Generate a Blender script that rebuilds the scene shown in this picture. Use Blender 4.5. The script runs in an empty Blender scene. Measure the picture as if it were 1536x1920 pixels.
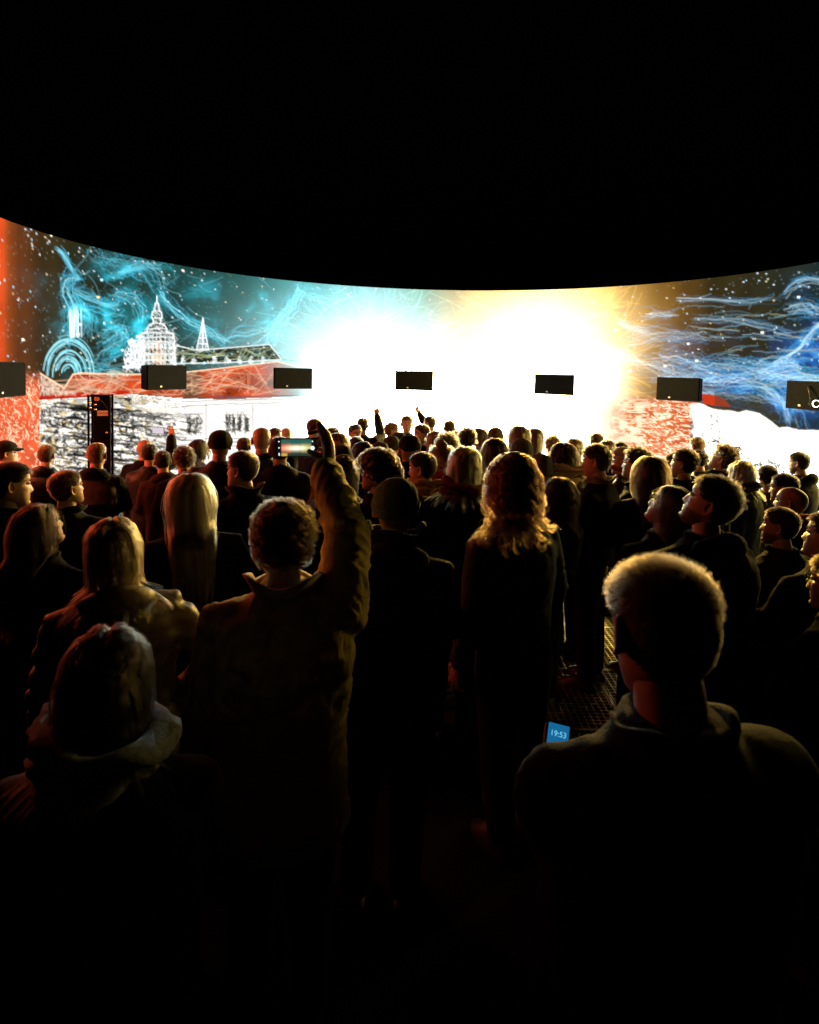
import bpy, bmesh, math, random
import numpy as np
from mathutils import Matrix, Vector

rng = np.random.default_rng(7)
random.seed(7)
scene = bpy.context.scene
col = scene.collection
R_ = math.radians

# ---------------------------------------------------------------- camera
F = 1150.0                      # focal length in pixels of a 1536 x 1920 frame
PITCH, ROLL = 0.0585, 0.0245
HOR = 693.0
PY0 = HOR + F * math.tan(PITCH)
CAM = np.array([0.0, 0.0, 2.30])
cp, sp, cr, sr = math.cos(PITCH), math.sin(PITCH), math.cos(ROLL), math.sin(ROLL)
FWD = np.array([0, cp, -sp]); UP0 = np.array([0, sp, cp]); RT0 = np.array([1.0, 0, 0])
RIGHT = RT0 * cr + UP0 * sr
UPV = UP0 * cr - RT0 * sr

cam_data = bpy.data.cameras.new('camera')
cam = bpy.data.objects.new('camera', cam_data); col.objects.link(cam)
cam.matrix_world = Matrix(((RIGHT[0], UPV[0], -FWD[0], CAM[0]), (RIGHT[1], UPV[1], -FWD[1], CAM[1]),
                           (RIGHT[2], UPV[2], -FWD[2], CAM[2]), (0, 0, 0, 1)))
cam_data.sensor_fit = 'VERTICAL'; cam_data.sensor_height = 24.0; cam_data.sensor_width = 24.0
cam_data.lens = F / 1920 * 24.0
cam_data.shift_y = (PY0 - 960) / 1920
cam_data.clip_start = 0.05; cam_data.clip_end = 400
cam_data.dof.use_dof = True; cam_data.dof.focus_distance = 5.0; cam_data.dof.aperture_fstop = 3.2
scene.camera = cam

def ray(px, py):
    v = FWD + RIGHT * ((px - 768) / F) - UPV * ((py - PY0) / F)
    return v / v[1]
def at(px, py, depth):                      # the point seen at a pixel of the photograph, depth metres ahead
    return CAM + ray(px, py) * depth
def project(X, Y, Z):
    vx, vy, vz = X - CAM[0], Y - CAM[1], Z - CAM[2]
    d = vx * FWD[0] + vy * FWD[1] + vz * FWD[2]
    return (768 + F * (vx * RIGHT[0] + vy * RIGHT[1] + vz * RIGHT[2]) / d,
            PY0 - F * (vx * UPV[0] + vy * UPV[1] + vz * UPV[2]) / d)

# ---------------------------------------------------------------- night sky, exposure
world = bpy.data.worlds.new('World'); scene.world = world; world.use_nodes = True
wn = world.node_tree.nodes; wl = world.node_tree.links
sky = wn.new('ShaderNodeTexSky'); sky.sky_type = 'NISHITA'; sky.sun_disc = False
sky.sun_elevation = R_(-4.0); sky.sun_rotation = R_(200)
wl.new(sky.outputs[0], wn['Background'].inputs[0]); wn['Background'].inputs[1].default_value = 0.012
scene.view_settings.view_transform = 'Standard'; scene.view_settings.look = 'None'
scene.view_settings.gamma = 1.0; scene.view_settings.use_curve_mapping = False
scene.view_settings.exposure = 0.0
scene.render.film_transparent = False
scene.cycles.max_bounces = 3; scene.cycles.diffuse_bounces = 1; scene.cycles.glossy_bounces = 2
scene.cycles.transmission_bounces = 3; scene.cycles.volume_bounces = 0; scene.cycles.transparent_max_bounces = 8
scene.cycles.caustics_reflective = False; scene.cycles.caustics_refractive = False
scene.cycles.sample_clamp_indirect = 4.0
scene.cycles.use_denoising = True
scene.cycles.use_adaptive_sampling = True; scene.cycles.adaptive_threshold = 0.02

# ---------------------------------------------------------------- small helpers
def lin(c):
    c = np.asarray(c, float) / 255.0
    return np.where(c <= 0.04045, c / 12.92, ((c + 0.055) / 1.055) ** 2.4)

_P = np.random.default_rng(11).random((64, 64, 64))
def vnoise(x, y, z=0.0):
    x, y, z = np.broadcast_arrays(np.asarray(x, float), np.asarray(y, float), np.asarray(z, float))
    xi, yi, zi = np.floor(x).astype(int), np.floor(y).astype(int), np.floor(z).astype(int)
    fx, fy, fz = x - xi, y - yi, z - zi
    fx, fy, fz = fx * fx * (3 - 2 * fx), fy * fy * (3 - 2 * fy), fz * fz * (3 - 2 * fz)
    def g(a, b, c): return _P[(xi + a) & 63, (yi + b) & 63, (zi + c) & 63]
    l = lambda a, b, t: a + (b - a) * t
    return l(l(l(g(0,0,0), g(1,0,0), fx), l(g(0,1,0), g(1,1,0), fx), fy),
             l(l(g(0,0,1), g(1,0,1), fx), l(g(0,1,1), g(1,1,1), fx), fy), fz)
def fbm(x, y, z=0.0, o=4):
    s = 0; a = 0.5; t = 0
    for i in range(o):
        s = s + a * vnoise(np.asarray(x) * 2**i + 7.3 * i, np.asarray(y) * 2**i + 3.1 * i, np.asarray(z) * 2**i); t += a; a *= 0.5
    return s / t
def sstep(a, b, x):
    t = np.clip((x - a) / (b - a), 0, 1); return t * t * (3 - 2 * t)

class MB:
    """collects vertices and faces of one mesh"""
    def __init__(s): s.v = []; s.f = []; s.m = []; s.n = 0
    def add(s, v, f, mi=0):
        v = np.asarray(v, float); s.v.append(v)
        for q in f: s.f.append([i + s.n for i in q]); s.m.append(mi)
        s.n += len(v); return s
    def box(s, c, sz, mi=0, rot=None):
        x, y, z = [q / 2 for q in sz]
        v = np.array([(-x,-y,-z),(x,-y,-z),(x,y,-z),(-x,y,-z),(-x,-y,z),(x,-y,z),(x,y,z),(-x,y,z)])
        if rot is not None: v = v @ np.array(rot).T
        return s.add(v + np.array(c), [(3,2,1,0),(4,5,6,7),(0,1,5,4),(1,2,6,5),(2,3,7,6),(3,0,4,7)], mi)
    def rings(s, rings, mi=0, cap=True):
        n = len(rings[0]); v = np.concatenate(rings); f = []
        for i in range(len(rings) - 1):
            for j in range(n):
                k = (j + 1) % n
                f.append((i*n+j, i*n+k, (i+1)*n+k, (i+1)*n+j))
        if cap:
            f.append(tuple(range(n - 1, -1, -1))); b = (len(rings) - 1) * n; f.append(tuple(range(b, b + n)))
        return s.add(v, f, mi)
    def tube(s, pts, rad, n=12, mi=0, flat=1.0, round_caps=True):
        pts = [np.asarray(p, float) for p in pts]; rad = list(rad)
        if round_caps:
            d0 = pts[0] - pts[1]; d0 /= np.linalg.norm(d0); d1 = pts[-1] - pts[-2]; d1 /= np.linalg.norm(d1)
            pts = [pts[0] + d0 * rad[0] * .9, pts[0] + d0 * rad[0] * .6] + pts + [pts[-1] + d1 * rad[-1] * .6, pts[-1] + d1 * rad[-1] * .9]
            rad = [rad[0] * .35, rad[0] * .78] + rad + [rad[-1] * .78, rad[-1] * .35]
        rr = []; t0 = None; u = None
        for i, p in enumerate(pts):
            t = pts[min(i + 1, len(pts) - 1)] - pts[max(i - 1, 0)]; t /= np.linalg.norm(t) + 1e-12
            if u is None:
                a = np.array([0, 1.0, 0]) if abs(t[1]) < .8 else np.array([1.0, 0, 0])
                u = np.cross(a, t)
            u = u - t * (u @ t); u /= np.linalg.norm(u); w = np.cross(t, u)
            th = np.arange(n) / n * 2 * math.pi
            rr.append(p + rad[i] * (np.cos(th)[:, None] * u + flat * np.sin(th)[:, None] * w))
        return s.rings(rr, mi)
    def ellipsoid(s, c, r, nu=12, nv=8, mi=0, rot=None):
        rr = []
        for i in range(1, nv):
            a = math.pi * i / nv
            th = np.arange(nu) / nu * 2 * math.pi
            v = np.stack([np.cos(th) * math.sin(a) * r[0], np.sin(th) * math.sin(a) * r[1], np.full(nu, -math.cos(a) * r[2])], 1)
            if rot is not None: v = v @ np.array(rot).T
            rr.append(v + np.array(c))
        return s.rings(rr, mi)
    def mesh(s, name, smooth=True):
        me = bpy.data.meshes.new(name)
        me.from_pydata(np.concatenate(s.v).tolist(), [], s.f); 
        me.polygons.foreach_set('material_index', s.m)
        if smooth: me.polygons.foreach_set('use_smooth', [True] * len(s.f))
        me.update(); return me

def obj(name, data, mats=(), parent=None, color=None, loc=None):
    o = bpy.data.objects.new(name, data); col.objects.link(o)
    if data is not None and hasattr(data, 'materials') and len(data.materials) == 0:
        for m in (mats if isinstance(mats, (list, tuple)) else [mats]): data.materials.append(m)
    if parent is not None: o.parent = parent
    if color is not None: o.color = (*color, 1.0)
    if loc is not None: o.location = loc
    return o
def tag(o, label=None, cat=None, group=None, kind=None):
    if label: o['label'] = label
    if cat: o['category'] = cat
    if group: o['group'] = group
    if kind: o['kind'] = kind
    return o
def empty(name, loc=(0, 0, 0), rz=0.0, s=1.0):
    o = bpy.data.objects.new(name, None); col.objects.link(o)
    o.location = loc; o.rotation_euler = (0, 0, rz); o.scale = (s, s, s); o.empty_display_size = 0.1
    return o

# ---------------------------------------------------------------- materials
def mat(name, color=(.5,.5,.5), rough=.7, metal=0.0, noise=0.0, nscale=30.0, bump=0.0, bscale=200.0, objcol=False, sheen=0.0, emit=None, estr=1.0, spec=.5):
    m = bpy.data.materials.new(name); m.use_nodes = True
    nt = m.node_tree; b = nt.nodes['Principled BSDF']
    b.inputs['Roughness'].default_value = rough; b.inputs['Metallic'].default_value = metal
    b.inputs['Base Color'].default_value = (*color, 1); b.inputs['Specular IOR Level'].default_value = spec
    if sheen:
        b.inputs['Sheen Weight'].default_value = sheen; b.inputs['Sheen Roughness'].default_value = .45
    src = None
    if objcol:
        oi = nt.nodes.new('ShaderNodeObjectInfo'); src = oi.outputs['Color']
    tc = nt.nodes.new('ShaderNodeTexCoord')
    if noise:
        n = nt.nodes.new('ShaderNodeTexNoise'); n.inputs['Scale'].default_value = nscale; n.inputs['Detail'].default_value = 5
        nt.links.new(tc.outputs['Object'], n.inputs['Vector'])
        mr = nt.nodes.new('ShaderNodeMapRange'); mr.inputs[1].default_value = .3; mr.inputs[2].default_value = .7
        mr.inputs[3].default_value = 1 - noise; mr.inputs[4].default_value = 1 + noise
        nt.links.new(n.outputs[0], mr.inputs[0])
        mx = nt.nodes.new('ShaderNodeMix'); mx.data_type = 'RGBA'; mx.blend_type = 'MULTIPLY'; mx.inputs[0].default_value = 1
        if src is not None: nt.links.new(src, mx.inputs[6])
        else: mx.inputs[6].default_value = (*color, 1)
        nt.links.new(mr.outputs[0], mx.inputs[7]); src = mx.outputs[2]
    if src is not None: nt.links.new(src, b.inputs['Base Color'])
    if bump:
        n2 = nt.nodes.new('ShaderNodeTexNoise'); n2.inputs['Scale'].default_value = bscale; n2.inputs['Detail'].default_value = 4
        nt.links.new(tc.outputs['Object'], n2.inputs['Vector'])
        bp = nt.nodes.new('ShaderNodeBump'); bp.inputs['Strength'].default_value = bump; bp.inputs['Distance'].default_value = .01
        nt.links.new(n2.outputs[0], bp.inputs['Height']); nt.links.new(bp.outputs[0], b.inputs['Normal'])
    if emit is not None:
        b.inputs['Emission Color'].default_value = (*emit, 1); b.inputs['Emission Strength'].default_value = estr
    return m

M = {}
M['black'] = mat('black_cabinet', (.004,.004,.0045), .75, noise=.25, nscale=20, bump=.05, spec=.06)
M['grille'] = mat('speaker_grille', (.004,.0045,.0045), .85, bump=.4, bscale=500, spec=.05)
M['floor'] = mat('floor_black', (.008,.008,.008), .85, noise=.5, nscale=3, bump=.2, bscale=60, spec=.2)
M['ground'] = mat('ground_dark', (.01,.01,.01), .95, noise=.4, nscale=2, bump=.2, bscale=20, spec=.1)
M['steel'] = mat('grating_steel', (.95,.86,.52), .42, metal=1.0, noise=.25, nscale=8, bump=.1, bscale=80)
M['dsteel'] = mat('dark_steel', (.05,.05,.05), .5, metal=1.0)
M['brass'] = mat('brass_connector', (.8,.5,.12), .25, metal=1.0)
M['label'] = mat('cream_plate', (.62,.58,.5), .5)
M['cloth'] = mat('cloth', (.02,.02,.02), .85, objcol=True, noise=.3, nscale=14, bump=.35, bscale=260, sheen=.03, spec=.1)
M['nylon'] = mat('nylon', (.02,.02,.02), .5, objcol=True, noise=.25, nscale=10, bump=.15, bscale=90, sheen=.03, spec=.35)
M['knit'] = mat('knit', (.02,.02,.02), .95, objcol=True, noise=.35, nscale=60, bump=.6, bscale=330, sheen=.2, spec=.1)
M['shoe'] = mat('shoe_leather', (.015,.014,.013), .5, noise=.3)
M['glassrim'] = mat('spectacle_rim', (.02,.02,.02), .3)
M['cable'] = mat('cable_rubber', (.012,.012,.012), .6)
# ---------------------------------------------------------------- the ring: measures
H_ = 0.38
CX, CY, RR = 1.25 * H_, 17.7 * H_, 12.78 * H_
SPZ, TOPZ = CAM[2] - .53 * H_, CAM[2] + 3.943 * H_
AMAX = R_(125)
NPAN, NCOL, NROW = 42, 30, 264
BOTZ = 0.06

ground = MB()
ground.add([(-150,-150,-.03),(150,-150,-.03),(150,150,-.03),(-150,150,-.03)], [(0,1,2,3)])
tag(obj('ground', ground.mesh('ground'), M['ground']), 'dark open ground around the round screen', kind='structure')
th = np.arange(96) / 96 * 2 * math.pi
fl = MB(); fl.add(np.concatenate([np.stack([CX + 7.6*np.cos(th), CY - .9 + 7.9*np.sin(th), np.zeros(96)], 1)]), [tuple(range(96))])
floor = tag(obj('floor', fl.mesh('floor', False), M['floor']), 'black floor under the crowd inside the screen', kind='structure')
# steel grating laid over the floor: bearing bars and cross rods, panel edge strips
g = MB()
def bars(x0, x1, y0, y1, step, along, w, h, z0):
    if along == 'y':
        for x in np.arange(x0, x1, step): g.box((x, (y0+y1)/2, z0 + h/2), (w, y1-y0, h))
    else:
        for y in np.arange(y0, y1, step): g.box(((x0+x1)/2, y, z0 + h/2), (x1-x0, w, h))
bars(.45, 4.4, 3.0, 10.2, .045, 'y', .006, .018, .004)
bars(.45, 4.4, 3.0, 10.2, .040, 'x', .006, .0165, .0045)
bars(.46, 4.4, 3.0, 10.2, 1.0, 'y', .022, .021, .004)
bars(.45, 4.4, 3.01, 10.2, .8, 'x', .022, .0198, .0042)
grat = obj('grating', g.mesh('grating', False), M['steel'], floor); grat['kind'] = 'stuff'

# ---------------------------------------------------------------- picture on the screen (emitted light, in ring coordinates)
NW = NPAN * NCOL + 1; NH = NROW + 1
aa = np.linspace(-AMAX, AMAX, NW); zz = np.linspace(TOPZ, BOTZ, NH)
A2, Z2 = np.meshgrid(aa, zz)
PX, PY = project(CX + RR*np.sin(A2), CY + RR*np.cos(A2), Z2)
PY = PY - ROLL * (PX - 768) * 0.0

def to_ring(px, py):                          # pixels -> (column, row) on the picture grid
    px = np.asarray(px, float); py = np.asarray(py, float)
    v = FWD[None] + RIGHT[None] * ((px - 768) / F)[:, None] - UPV[None] * ((py - PY0) / F)[:, None]
    ox, oy = CAM[0] - CX, CAM[1] - CY
    a = v[:,0]**2 + v[:,1]**2; b = ox*v[:,0] + oy*v[:,1]; c = ox*ox + oy*oy - RR*RR
    t = (-b + np.sqrt(np.maximum(b*b - a*c, 0))) / a
    x, y, z = ox + v[:,0]*t, oy + v[:,1]*t, CAM[2] + v[:,2]*t
    return (np.arctan2(x, y) + AMAX) / (2*AMAX) * (NW - 1), (TOPZ - z) / (TOPZ - BOTZ) * (NH - 1)

class Ink:
    def __init__(s): s.w = np.zeros((NH, NW)); s.c = np.zeros((NH, NW, 3))
    def dots(s, px, py, colr, wt):
        cx, cy = to_ring(px, py); ok = (cx >= 0) & (cx < NW - 1.01) & (cy >= 0) & (cy < NH - 1.01)
        cx, cy = cx[ok], cy[ok]; colr = np.broadcast_to(np.asarray(colr, float), (len(px), 3))[ok]; wt = np.broadcast_to(wt, (len(px),))[ok]
        ix, iy = cx.astype(int), cy.astype(int); fx, fy = cx - ix, cy - iy
        for dx, dy, w in ((0,0,(1-fx)*(1-fy)), (1,0,fx*(1-fy)), (0,1,(1-fx)*fy), (1,1,fx*fy)):
            np.add.at(s.w, (iy+dy, ix+dx), w*wt); np.add.at(s.c, (iy+dy, ix+dx), colr*(w*wt)[:, None])
    def line(s, pts, colr, wt=1.0, width=1.0, jit=0.0):
        pts = np.asarray(pts, float)
        if len(pts) > 2:                       # smooth through the points
            for _ in range(3):
                q = np.empty((len(pts)*2 - 2, 2)); q[0::2] = pts[:-1]*.75 + pts[1:]*.25; q[1::2] = pts[:-1]*.25 + pts[1:]*.75
                pts = np.concatenate([pts[:1], q, pts[-1:]])
        d = np.hypot(*np.diff(pts, axis=0).T); L = np.concatenate([[0], np.cumsum(d)])
        if L[-1] < .5: return
        k = max(3, int(L[-1] * 1.6)); t = np.linspace(0, L[-1], k)
        x = np.interp(t, L, pts[:,0]); y = np.interp(t, L, pts[:,1])
        m = max(1, int(width * 1.3))
        for i in range(m):
            ox, oy = (0, 0) if m == 1 else (rng.normal(0, width*.45, k), rng.normal(0, width*.45, k))
            if jit: ox = ox + (fbm(t/18, i*3.1 + pts[0,0]) - .5) * jit; oy = oy + (fbm(t/18, i*5.7 + pts[0,1] + 9) - .5) * jit
            s.dots(x + ox, y + oy, colr, wt * .55)
    def onto(s, C, gain=1.0, add=False):
        a = 1 - np.exp(-s.w * gain); c = s.c / np.maximum(s.w, 1e-6)[..., None]
        return C + c * a[..., None] if add else C * (1 - a[..., None]) + c * a[..., None]

def nz(mask, fx, fy, fz, o=4):                # noise only where it is needed
    out = np.full(PX.shape, .5); m = mask > 0
    x, y = np.broadcast_to(fx, PX.shape)[m], np.broadcast_to(fy, PX.shape)[m]
    out[m] = fbm(x, y, fz, o); return out
def ramp(x, keys):
    xs = [k[0] for k in keys]; cs = np.array([lin(k[1]) for k in keys])
    return np.stack([np.interp(x, xs, cs[:, i]) for i in range(3)], -1)
def inside(poly):
    poly = np.asarray(poly, float); m = np.zeros(PX.shape, bool); j = len(poly) - 1
    for i in range(len(poly)):
        xi, yi = poly[i]; xj, yj = poly[j]
        c = ((yi > PY) != (yj > PY)) & (PX < (xj - xi) * (PY - yi) / (yj - yi + 1e-9) + xi); m ^= c; j = i
    return m
def lay(C, colr, a): return C * (1 - a[..., None]) + np.asarray(colr) * a[..., None]
def gauss(x, y, sx, sy, p=1.0): return np.exp(-(((PX-x)/sx)**2 + ((PY-y)/sy)**2)**p)

C = ramp(PX, [(-420,(120,26,8)), (-60,(235,80,30)), (6,(226,88,38)), (16,(165,80,34)), (34,(105,58,28)), (80,(66,50,26)), (150,(42,44,24)), (300,(30,42,28)),
              (420,(28,52,40)), (500,(24,88,80)), (600,(60,165,165)), (700,(120,180,180)), (790,(84,138,110)), (850,(150,128,40)),
              (940,(250,190,60)), (1110,(245,195,70)), (1170,(185,135,40)), (1240,(120,82,28)), (1330,(60,48,24)), (1450,(46,46,28)), (1540,(34,48,46)), (2200,(20,40,70))])
C = C * (.75 + .5 * fbm(PX/60, PY/45, 3.0, 3))[..., None] * (1 + .10*np.sin(A2*RR/.5*2*math.pi))[..., None]
# teal clouds on the left, blue ones on the right
up = (PY < 830)
wx = PX + 60*(nz(up, PX/70, PY/70, 1.5, 3)-.5); wy = PY + 60*(nz(up, PX/70, PY/70, 8.5, 3)-.5)
cl = nz(up, wx/55, wy/42, 4.4, 5)
tl = np.clip(gauss(260,560,110,75) + .9*gauss(180,650,70,60) + .7*gauss(330,620,160,60) + gauss(540,600,90,70), 0, 1.3)
C = C + lin((10,110,120)) * (tl * sstep(.36,.74,cl))[..., None] * .9
C = C + lin((40,190,215)) * (tl * sstep(.58,.82,cl))[..., None] * 1.1
bl = np.clip(gauss(1545,660,75,75) + .9*gauss(1440,715,110,30) + .8*gauss(1480,765,70,26) + .15*gauss(1280,640,110,45) + .6*gauss(1780,700,240,120), 0, 1.2)
C = C + lin((8,84,170)) * (bl * sstep(.36,.66,cl))[..., None] * 1.0
C = C + lin((90,190,230)) * (bl * sstep(.58,.84,cl))[..., None] * 1.1

ink = Ink()
def curve_bundle(pts, colr, n, spread, wt, width=1.0):
    pts = np.asarray(pts, float)
    for i in range(n*3):
        o = rng.normal(0, spread*1.7, 2); k = pts + o + rng.normal(0, spread*.8, (len(pts), 2))
        if len(k) > 3 and rng.random() < .6: a = rng.integers(0, len(k)-2); k = k[a:a+3]
        if rng.random() < .35: k = k[0] + (k-k[0])*rng.uniform(.6,1.35)
        ink.line(k, np.asarray(colr) * rng.uniform(.3, 1.3), wt * rng.uniform(.08, .6), .7, jit=spread*4.2)
CY1, CY2, WH = lin((60,190,225))*1.3, lin((150,235,250))*1.5, np.array([1.6,1.9,2.0])
for pts, n, s, w in [([(108,468),(120,478),(135,505),(150,521)],4,2,.8), ([(150,521),(128,522),(122,545),(138,575),(140,630)],9,6,.8),
                     ([(138,545),(160,560),(190,570),(215,576),(222,566)],9,4,.9), ([(130,640),(133,600),(140,575),(165,590),(160,625)],10,5,.8),
                     ([(215,520),(240,500),(270,495),(292,520),(298,540)],8,6,.6), ([(215,550),(245,555),(265,575),(270,600)],6,5,.5),
                     ([(300,545),(325,580),(352,600),(392,622),(425,640)],8,4,.8), ([(425,640),(440,628),(470,625),(505,615),(515,608)],7,4,.7),
                     ([(230,510),(270,498),(300,500)],5,3,.6), ([(512,640),(520,610),(545,585),(560,545)],8,5,.9), ([(560,545),(600,556),(640,560)],5,5,.5),
                     ([(500,640),(520,600),(555,560),(570,540)],5,4,.8), ([(470,660),(500,640),(520,612),(560,620)],6,5,.7), ([(170,470),(200,500),(240,500),(300,490)],4,8,.4),
                     ([(190,630),(225,610),(240,640),(200,660),(180,690)],10,8,.5), ([(160,690),(200,700),(225,690)],6,8,.5)]:
    curve_bundle(pts, CY1, n, s, w*.8); curve_bundle(pts, CY2, max(2, n//3), s*.5, w)
for r in (13, 21, 26, 33, 40, 46, 50):           # the glowing dome
    for k in range(7):
        a0 = rng.uniform(3.0, 5.6); a1 = min(6.4, a0 + rng.uniform(.4, 1.7)); t = np.linspace(a0, a1, 14); q = r + rng.normal(0, 2.5)
        ink.line(np.stack([128 + q*.95*np.cos(t), 702 + q*1.35*np.sin(t)], 1), CY2 * rng.uniform(.5, 1.1), .7, 1.2)
for k in range(26):
    x = 138 + rng.normal(0, 6); ink.line([(x, 574 + rng.uniform(0, 25)), (x + rng.normal(0, 3), 632)], WH, .5, 1.2)
BL1, BL2 = lin((50,165,225))*1.2, lin((205,238,250))*1.5
for pts, n, s, w in [([(1540,608),(1520,625),(1505,650),(1480,668),(1455,682)],10,4,.9), ([(1300,690),(1360,685),(1420,690),(1460,705),(1540,708)],14,6,.9),
                     ([(1240,700),(1320,715),(1400,705),(1440,698)],12,7,.8), ([(1500,690),(1488,676),(1470,680),(1430,688)],8,5,.9),
                     ([(1380,725),(1430,720),(1470,750),(1480,790)],12,5,.9), ([(1440,715),(1480,705),(1536,712)],10,6,.9),
                     ([(1470,548),(1490,530),(1515,522),(1540,527)],5,3,.8), ([(1480,580),(1520,572),(1545,590)],6,6,.6),
                     ([(1160,600),(1180,612),(1216,618)],7,3,.9), ([(1210,595),(1230,590),(1262,592)],6,4,.6), ([(1180,640),(1240,628),(1320,632)],8,5,.5),
                     ([(1240,665),(1280,672),(1330,690)],9,7,.7), ([(1150,660),(1220,690),(1300,700)],10,8,.6), ([(1270,560),(1350,562),(1420,566),(1450,555)],3,2,.5),
                     ([(1300,600),(1380,600),(1440,610),(1480,625)],4,3,.5), ([(1250,720),(1330,735),(1420,745),(1500,760)],9,7,.5),
                     ([(1600,560),(1680,640),(1800,700),(1950,700)],16,14,.9)]:
    k_ = .72 if pts[0][0] < 1430 else 1.0
    curve_bundle(pts, BL1, n, s, w*.7*k_); curve_bundle(pts, BL2, max(2, n//2), s*.6, w*.8*k_)
for k in range(60):                              # thin drifting filaments across the bright sky
    x0 = rng.uniform(540, 1130); y0 = rng.uniform(545, 660); L = rng.uniform(20, 90); s = rng.choice([-1, 1])
    ink.line([(x0,y0),(x0+L*.5,y0-s*L*.22+rng.normal(0,4)),(x0+L,y0-s*L*.5)], np.array([1.0,1.1,.9])*rng.uniform(.5,1), .25, .8)
C = ink.onto(C, .85, add=True)

# the two suns and the white band between them
def blob(x, y, sx, sy, p): return np.exp(-(((PX-x)/sx)**2 + ((PY-y)/sy)**2)**p)
g1 = blob(690,690,70,34,2.0); g1b = blob(690,672,158,98,.95); g1c = blob(680,640,250,150,1.1)
g2 = blob(1022,645,46,37,2.0); g2b = blob(1022,660,134,116,1.2); g2c = blob(1018,630,190,170,1.3)
C = C + np.array([.05,.28,.30]) * g1c[..., None] + np.array([.80,.42,.03]) * g2c[..., None]*.62
C = C + np.array([1.35,1.45,1.45]) * g1b[..., None] + np.array([2.3,2.0,1.4]) * g2b[..., None]
C = C + np.array([45.0,70.0,78.0]) * g1[..., None] + np.array([740.0,440.0,66.0]) * g2[..., None]
band = sstep(540,650,PX) * (1-sstep(1080,1205,PX)) * sstep(632,690,PY)
bandh = sstep(640,740,PX) * (1-sstep(980,1090,PX)) * sstep(690,725,PY)
ink = Ink()
for k in range(420):                             # fine rays and wisps thrown out by the two suns
    c0, r0, r1, cc_ = ((690,668), 80, 190, np.array([.35,.8,.85])) if k % 2 else ((1022,655), 95, 185, np.array([1.0,.62,.15]))
    a = rng.uniform(0, 2*math.pi); ra = r0*rng.uniform(.9,1.3); rb = ra + rng.uniform(15, 75); b2 = a + rng.normal(0,.18)
    ink.line([(c0[0]+ra*1.35*math.cos(a), c0[1]+ra*math.sin(a)), (c0[0]+(ra+rb)*.5*1.35*math.cos((a+b2)/2), c0[1]+(ra+rb)*.5*math.sin((a+b2)/2)), (c0[0]+rb*1.35*math.cos(b2), c0[1]+rb*math.sin(b2))], cc_*rng.uniform(.4,1.1), .22, .8, 4)
C = ink.onto(C, 1.0, add=True)
C = C + np.array([2.0,2.0,1.8]) * band[..., None] + np.array([52.0,39.0,15.0]) * bandh[..., None]

def scrib(mask, sx, sy, seed, lo=.04, warp=1.0, slope=0.0):
    u = PX/sx + warp*(nz(mask, PX/45, PY/30, seed, 3)-.5)*3; v = (PY + slope*PX)/sy + warp*(nz(mask, PX/38, PY/24, seed+5, 3)-.5)*4
    n = nz(mask, u, v, seed+9, 3); return (1 - sstep(0, lo, np.abs(n-.5))) * (mask > 0)

# roofs and the drawn town on the left
xr = np.array([20,75,120,137,150,250,330,420,520,560,640]); yr = np.array([690,700,728,702,700,702,700,690,678,688,688])
roof_top = np.interp(PX, xr, yr); roof_bot = np.interp(PX, [0,75,250,330,420,560,640],[742,748,738,745,748,742,742])
ra = ((PX > 72) & (PX < 620) & (PY > roof_top) & (PY < roof_bot)).astype(float) * (1 - sstep(440,600,PX)*.95)
tri = np.floor(6*nz(ra, PX/34+PY/60, PY/16-PX/90, 2.2, 2))/6
rc = lin((226,86,38)) * (.25 + 1.35*tri)[..., None]
brown = lin((120,74,48)); fb = sstep(75,150,PX)*(1 - sstep(330,352,PX)*(1-sstep(362,395,PX)))
C = C * (1-ra[...,None]) + (rc*fb[...,None] + brown*(1-fb[...,None]))*ra[...,None]*1.0
eave = ((PX > 72) & (PX < 250) & (PY > roof_bot-7) & (PY < roof_bot+4)).astype(float)
C = lay(C, lin((205,30,14)), eave*.9)
ink = Ink()
wl_ = np.array([1.5,.95,.6])
for k in range(190):
    x = rng.uniform(80,520); t, b = np.interp(x, xr, yr), 742; x2 = x + rng.normal(0,45)
    ink.line([(x, rng.uniform(t,b)), (x2, rng.uniform(np.interp(x2,xr,yr), b))], wl_*rng.uniform(.3,1.0), .34, .7)
for i in range(len(xr)-3): ink.line([(xr[i+1],yr[i+1]),(xr[i+2],yr[i+2])], wl_*1.3, 1, 1.2)
C = ink.onto(C, .9)
# white facade with dark contour scribble
fa = ((PX > 74) & (PY > roof_bot + 1)).astype(float) * (1 - sstep(1050,1205,PX))
C = C * (1-fa[...,None]) + fa[...,None] * (np.array([1.35,1.28,1.18])*(.75+.4*nz(fa,PX/40,PY/12,6.0,3))[...,None] + np.array([34.0,27.0,14.0])*(sstep(560,720,PX)*(1-sstep(980,1090,PX)))[...,None]*1.3*np.ones(1) + np.array([1.2,1.1,.9])*(sstep(480,600,PX)*(1-sstep(1060,1180,PX)))[...,None])
fd = fa * (PX < 400)
lev = (PY - .10*(PX-75) - 748)                 # rows of mouldings, windows and sills
rowm = .35 + .65*(np.sin(lev/27.0*2*math.pi - 1.0) > -.25)
dk = np.maximum(scrib(fd,24,5.2,1.0,.075,1,-.12), .9*scrib(fd,11,7,4.0,.07,1.3)*(nz(fd,PX/22,PY/12,12.,3)>.47))
dk = np.maximum(dk, .9*scrib(fd,34,3.4,7.0,.06,.8,-.12)*(nz(fd,PX/30,PY/9,17.,3)>.5))
wide = sstep(.52,.57,nz(fd,PX/30,(PY-.12*PX)/6,21.,3)) * (lev < 26) + sstep(.58,.62,nz(fd,PX/20,(PY-.12*PX)/4.5,23.,3))
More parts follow.
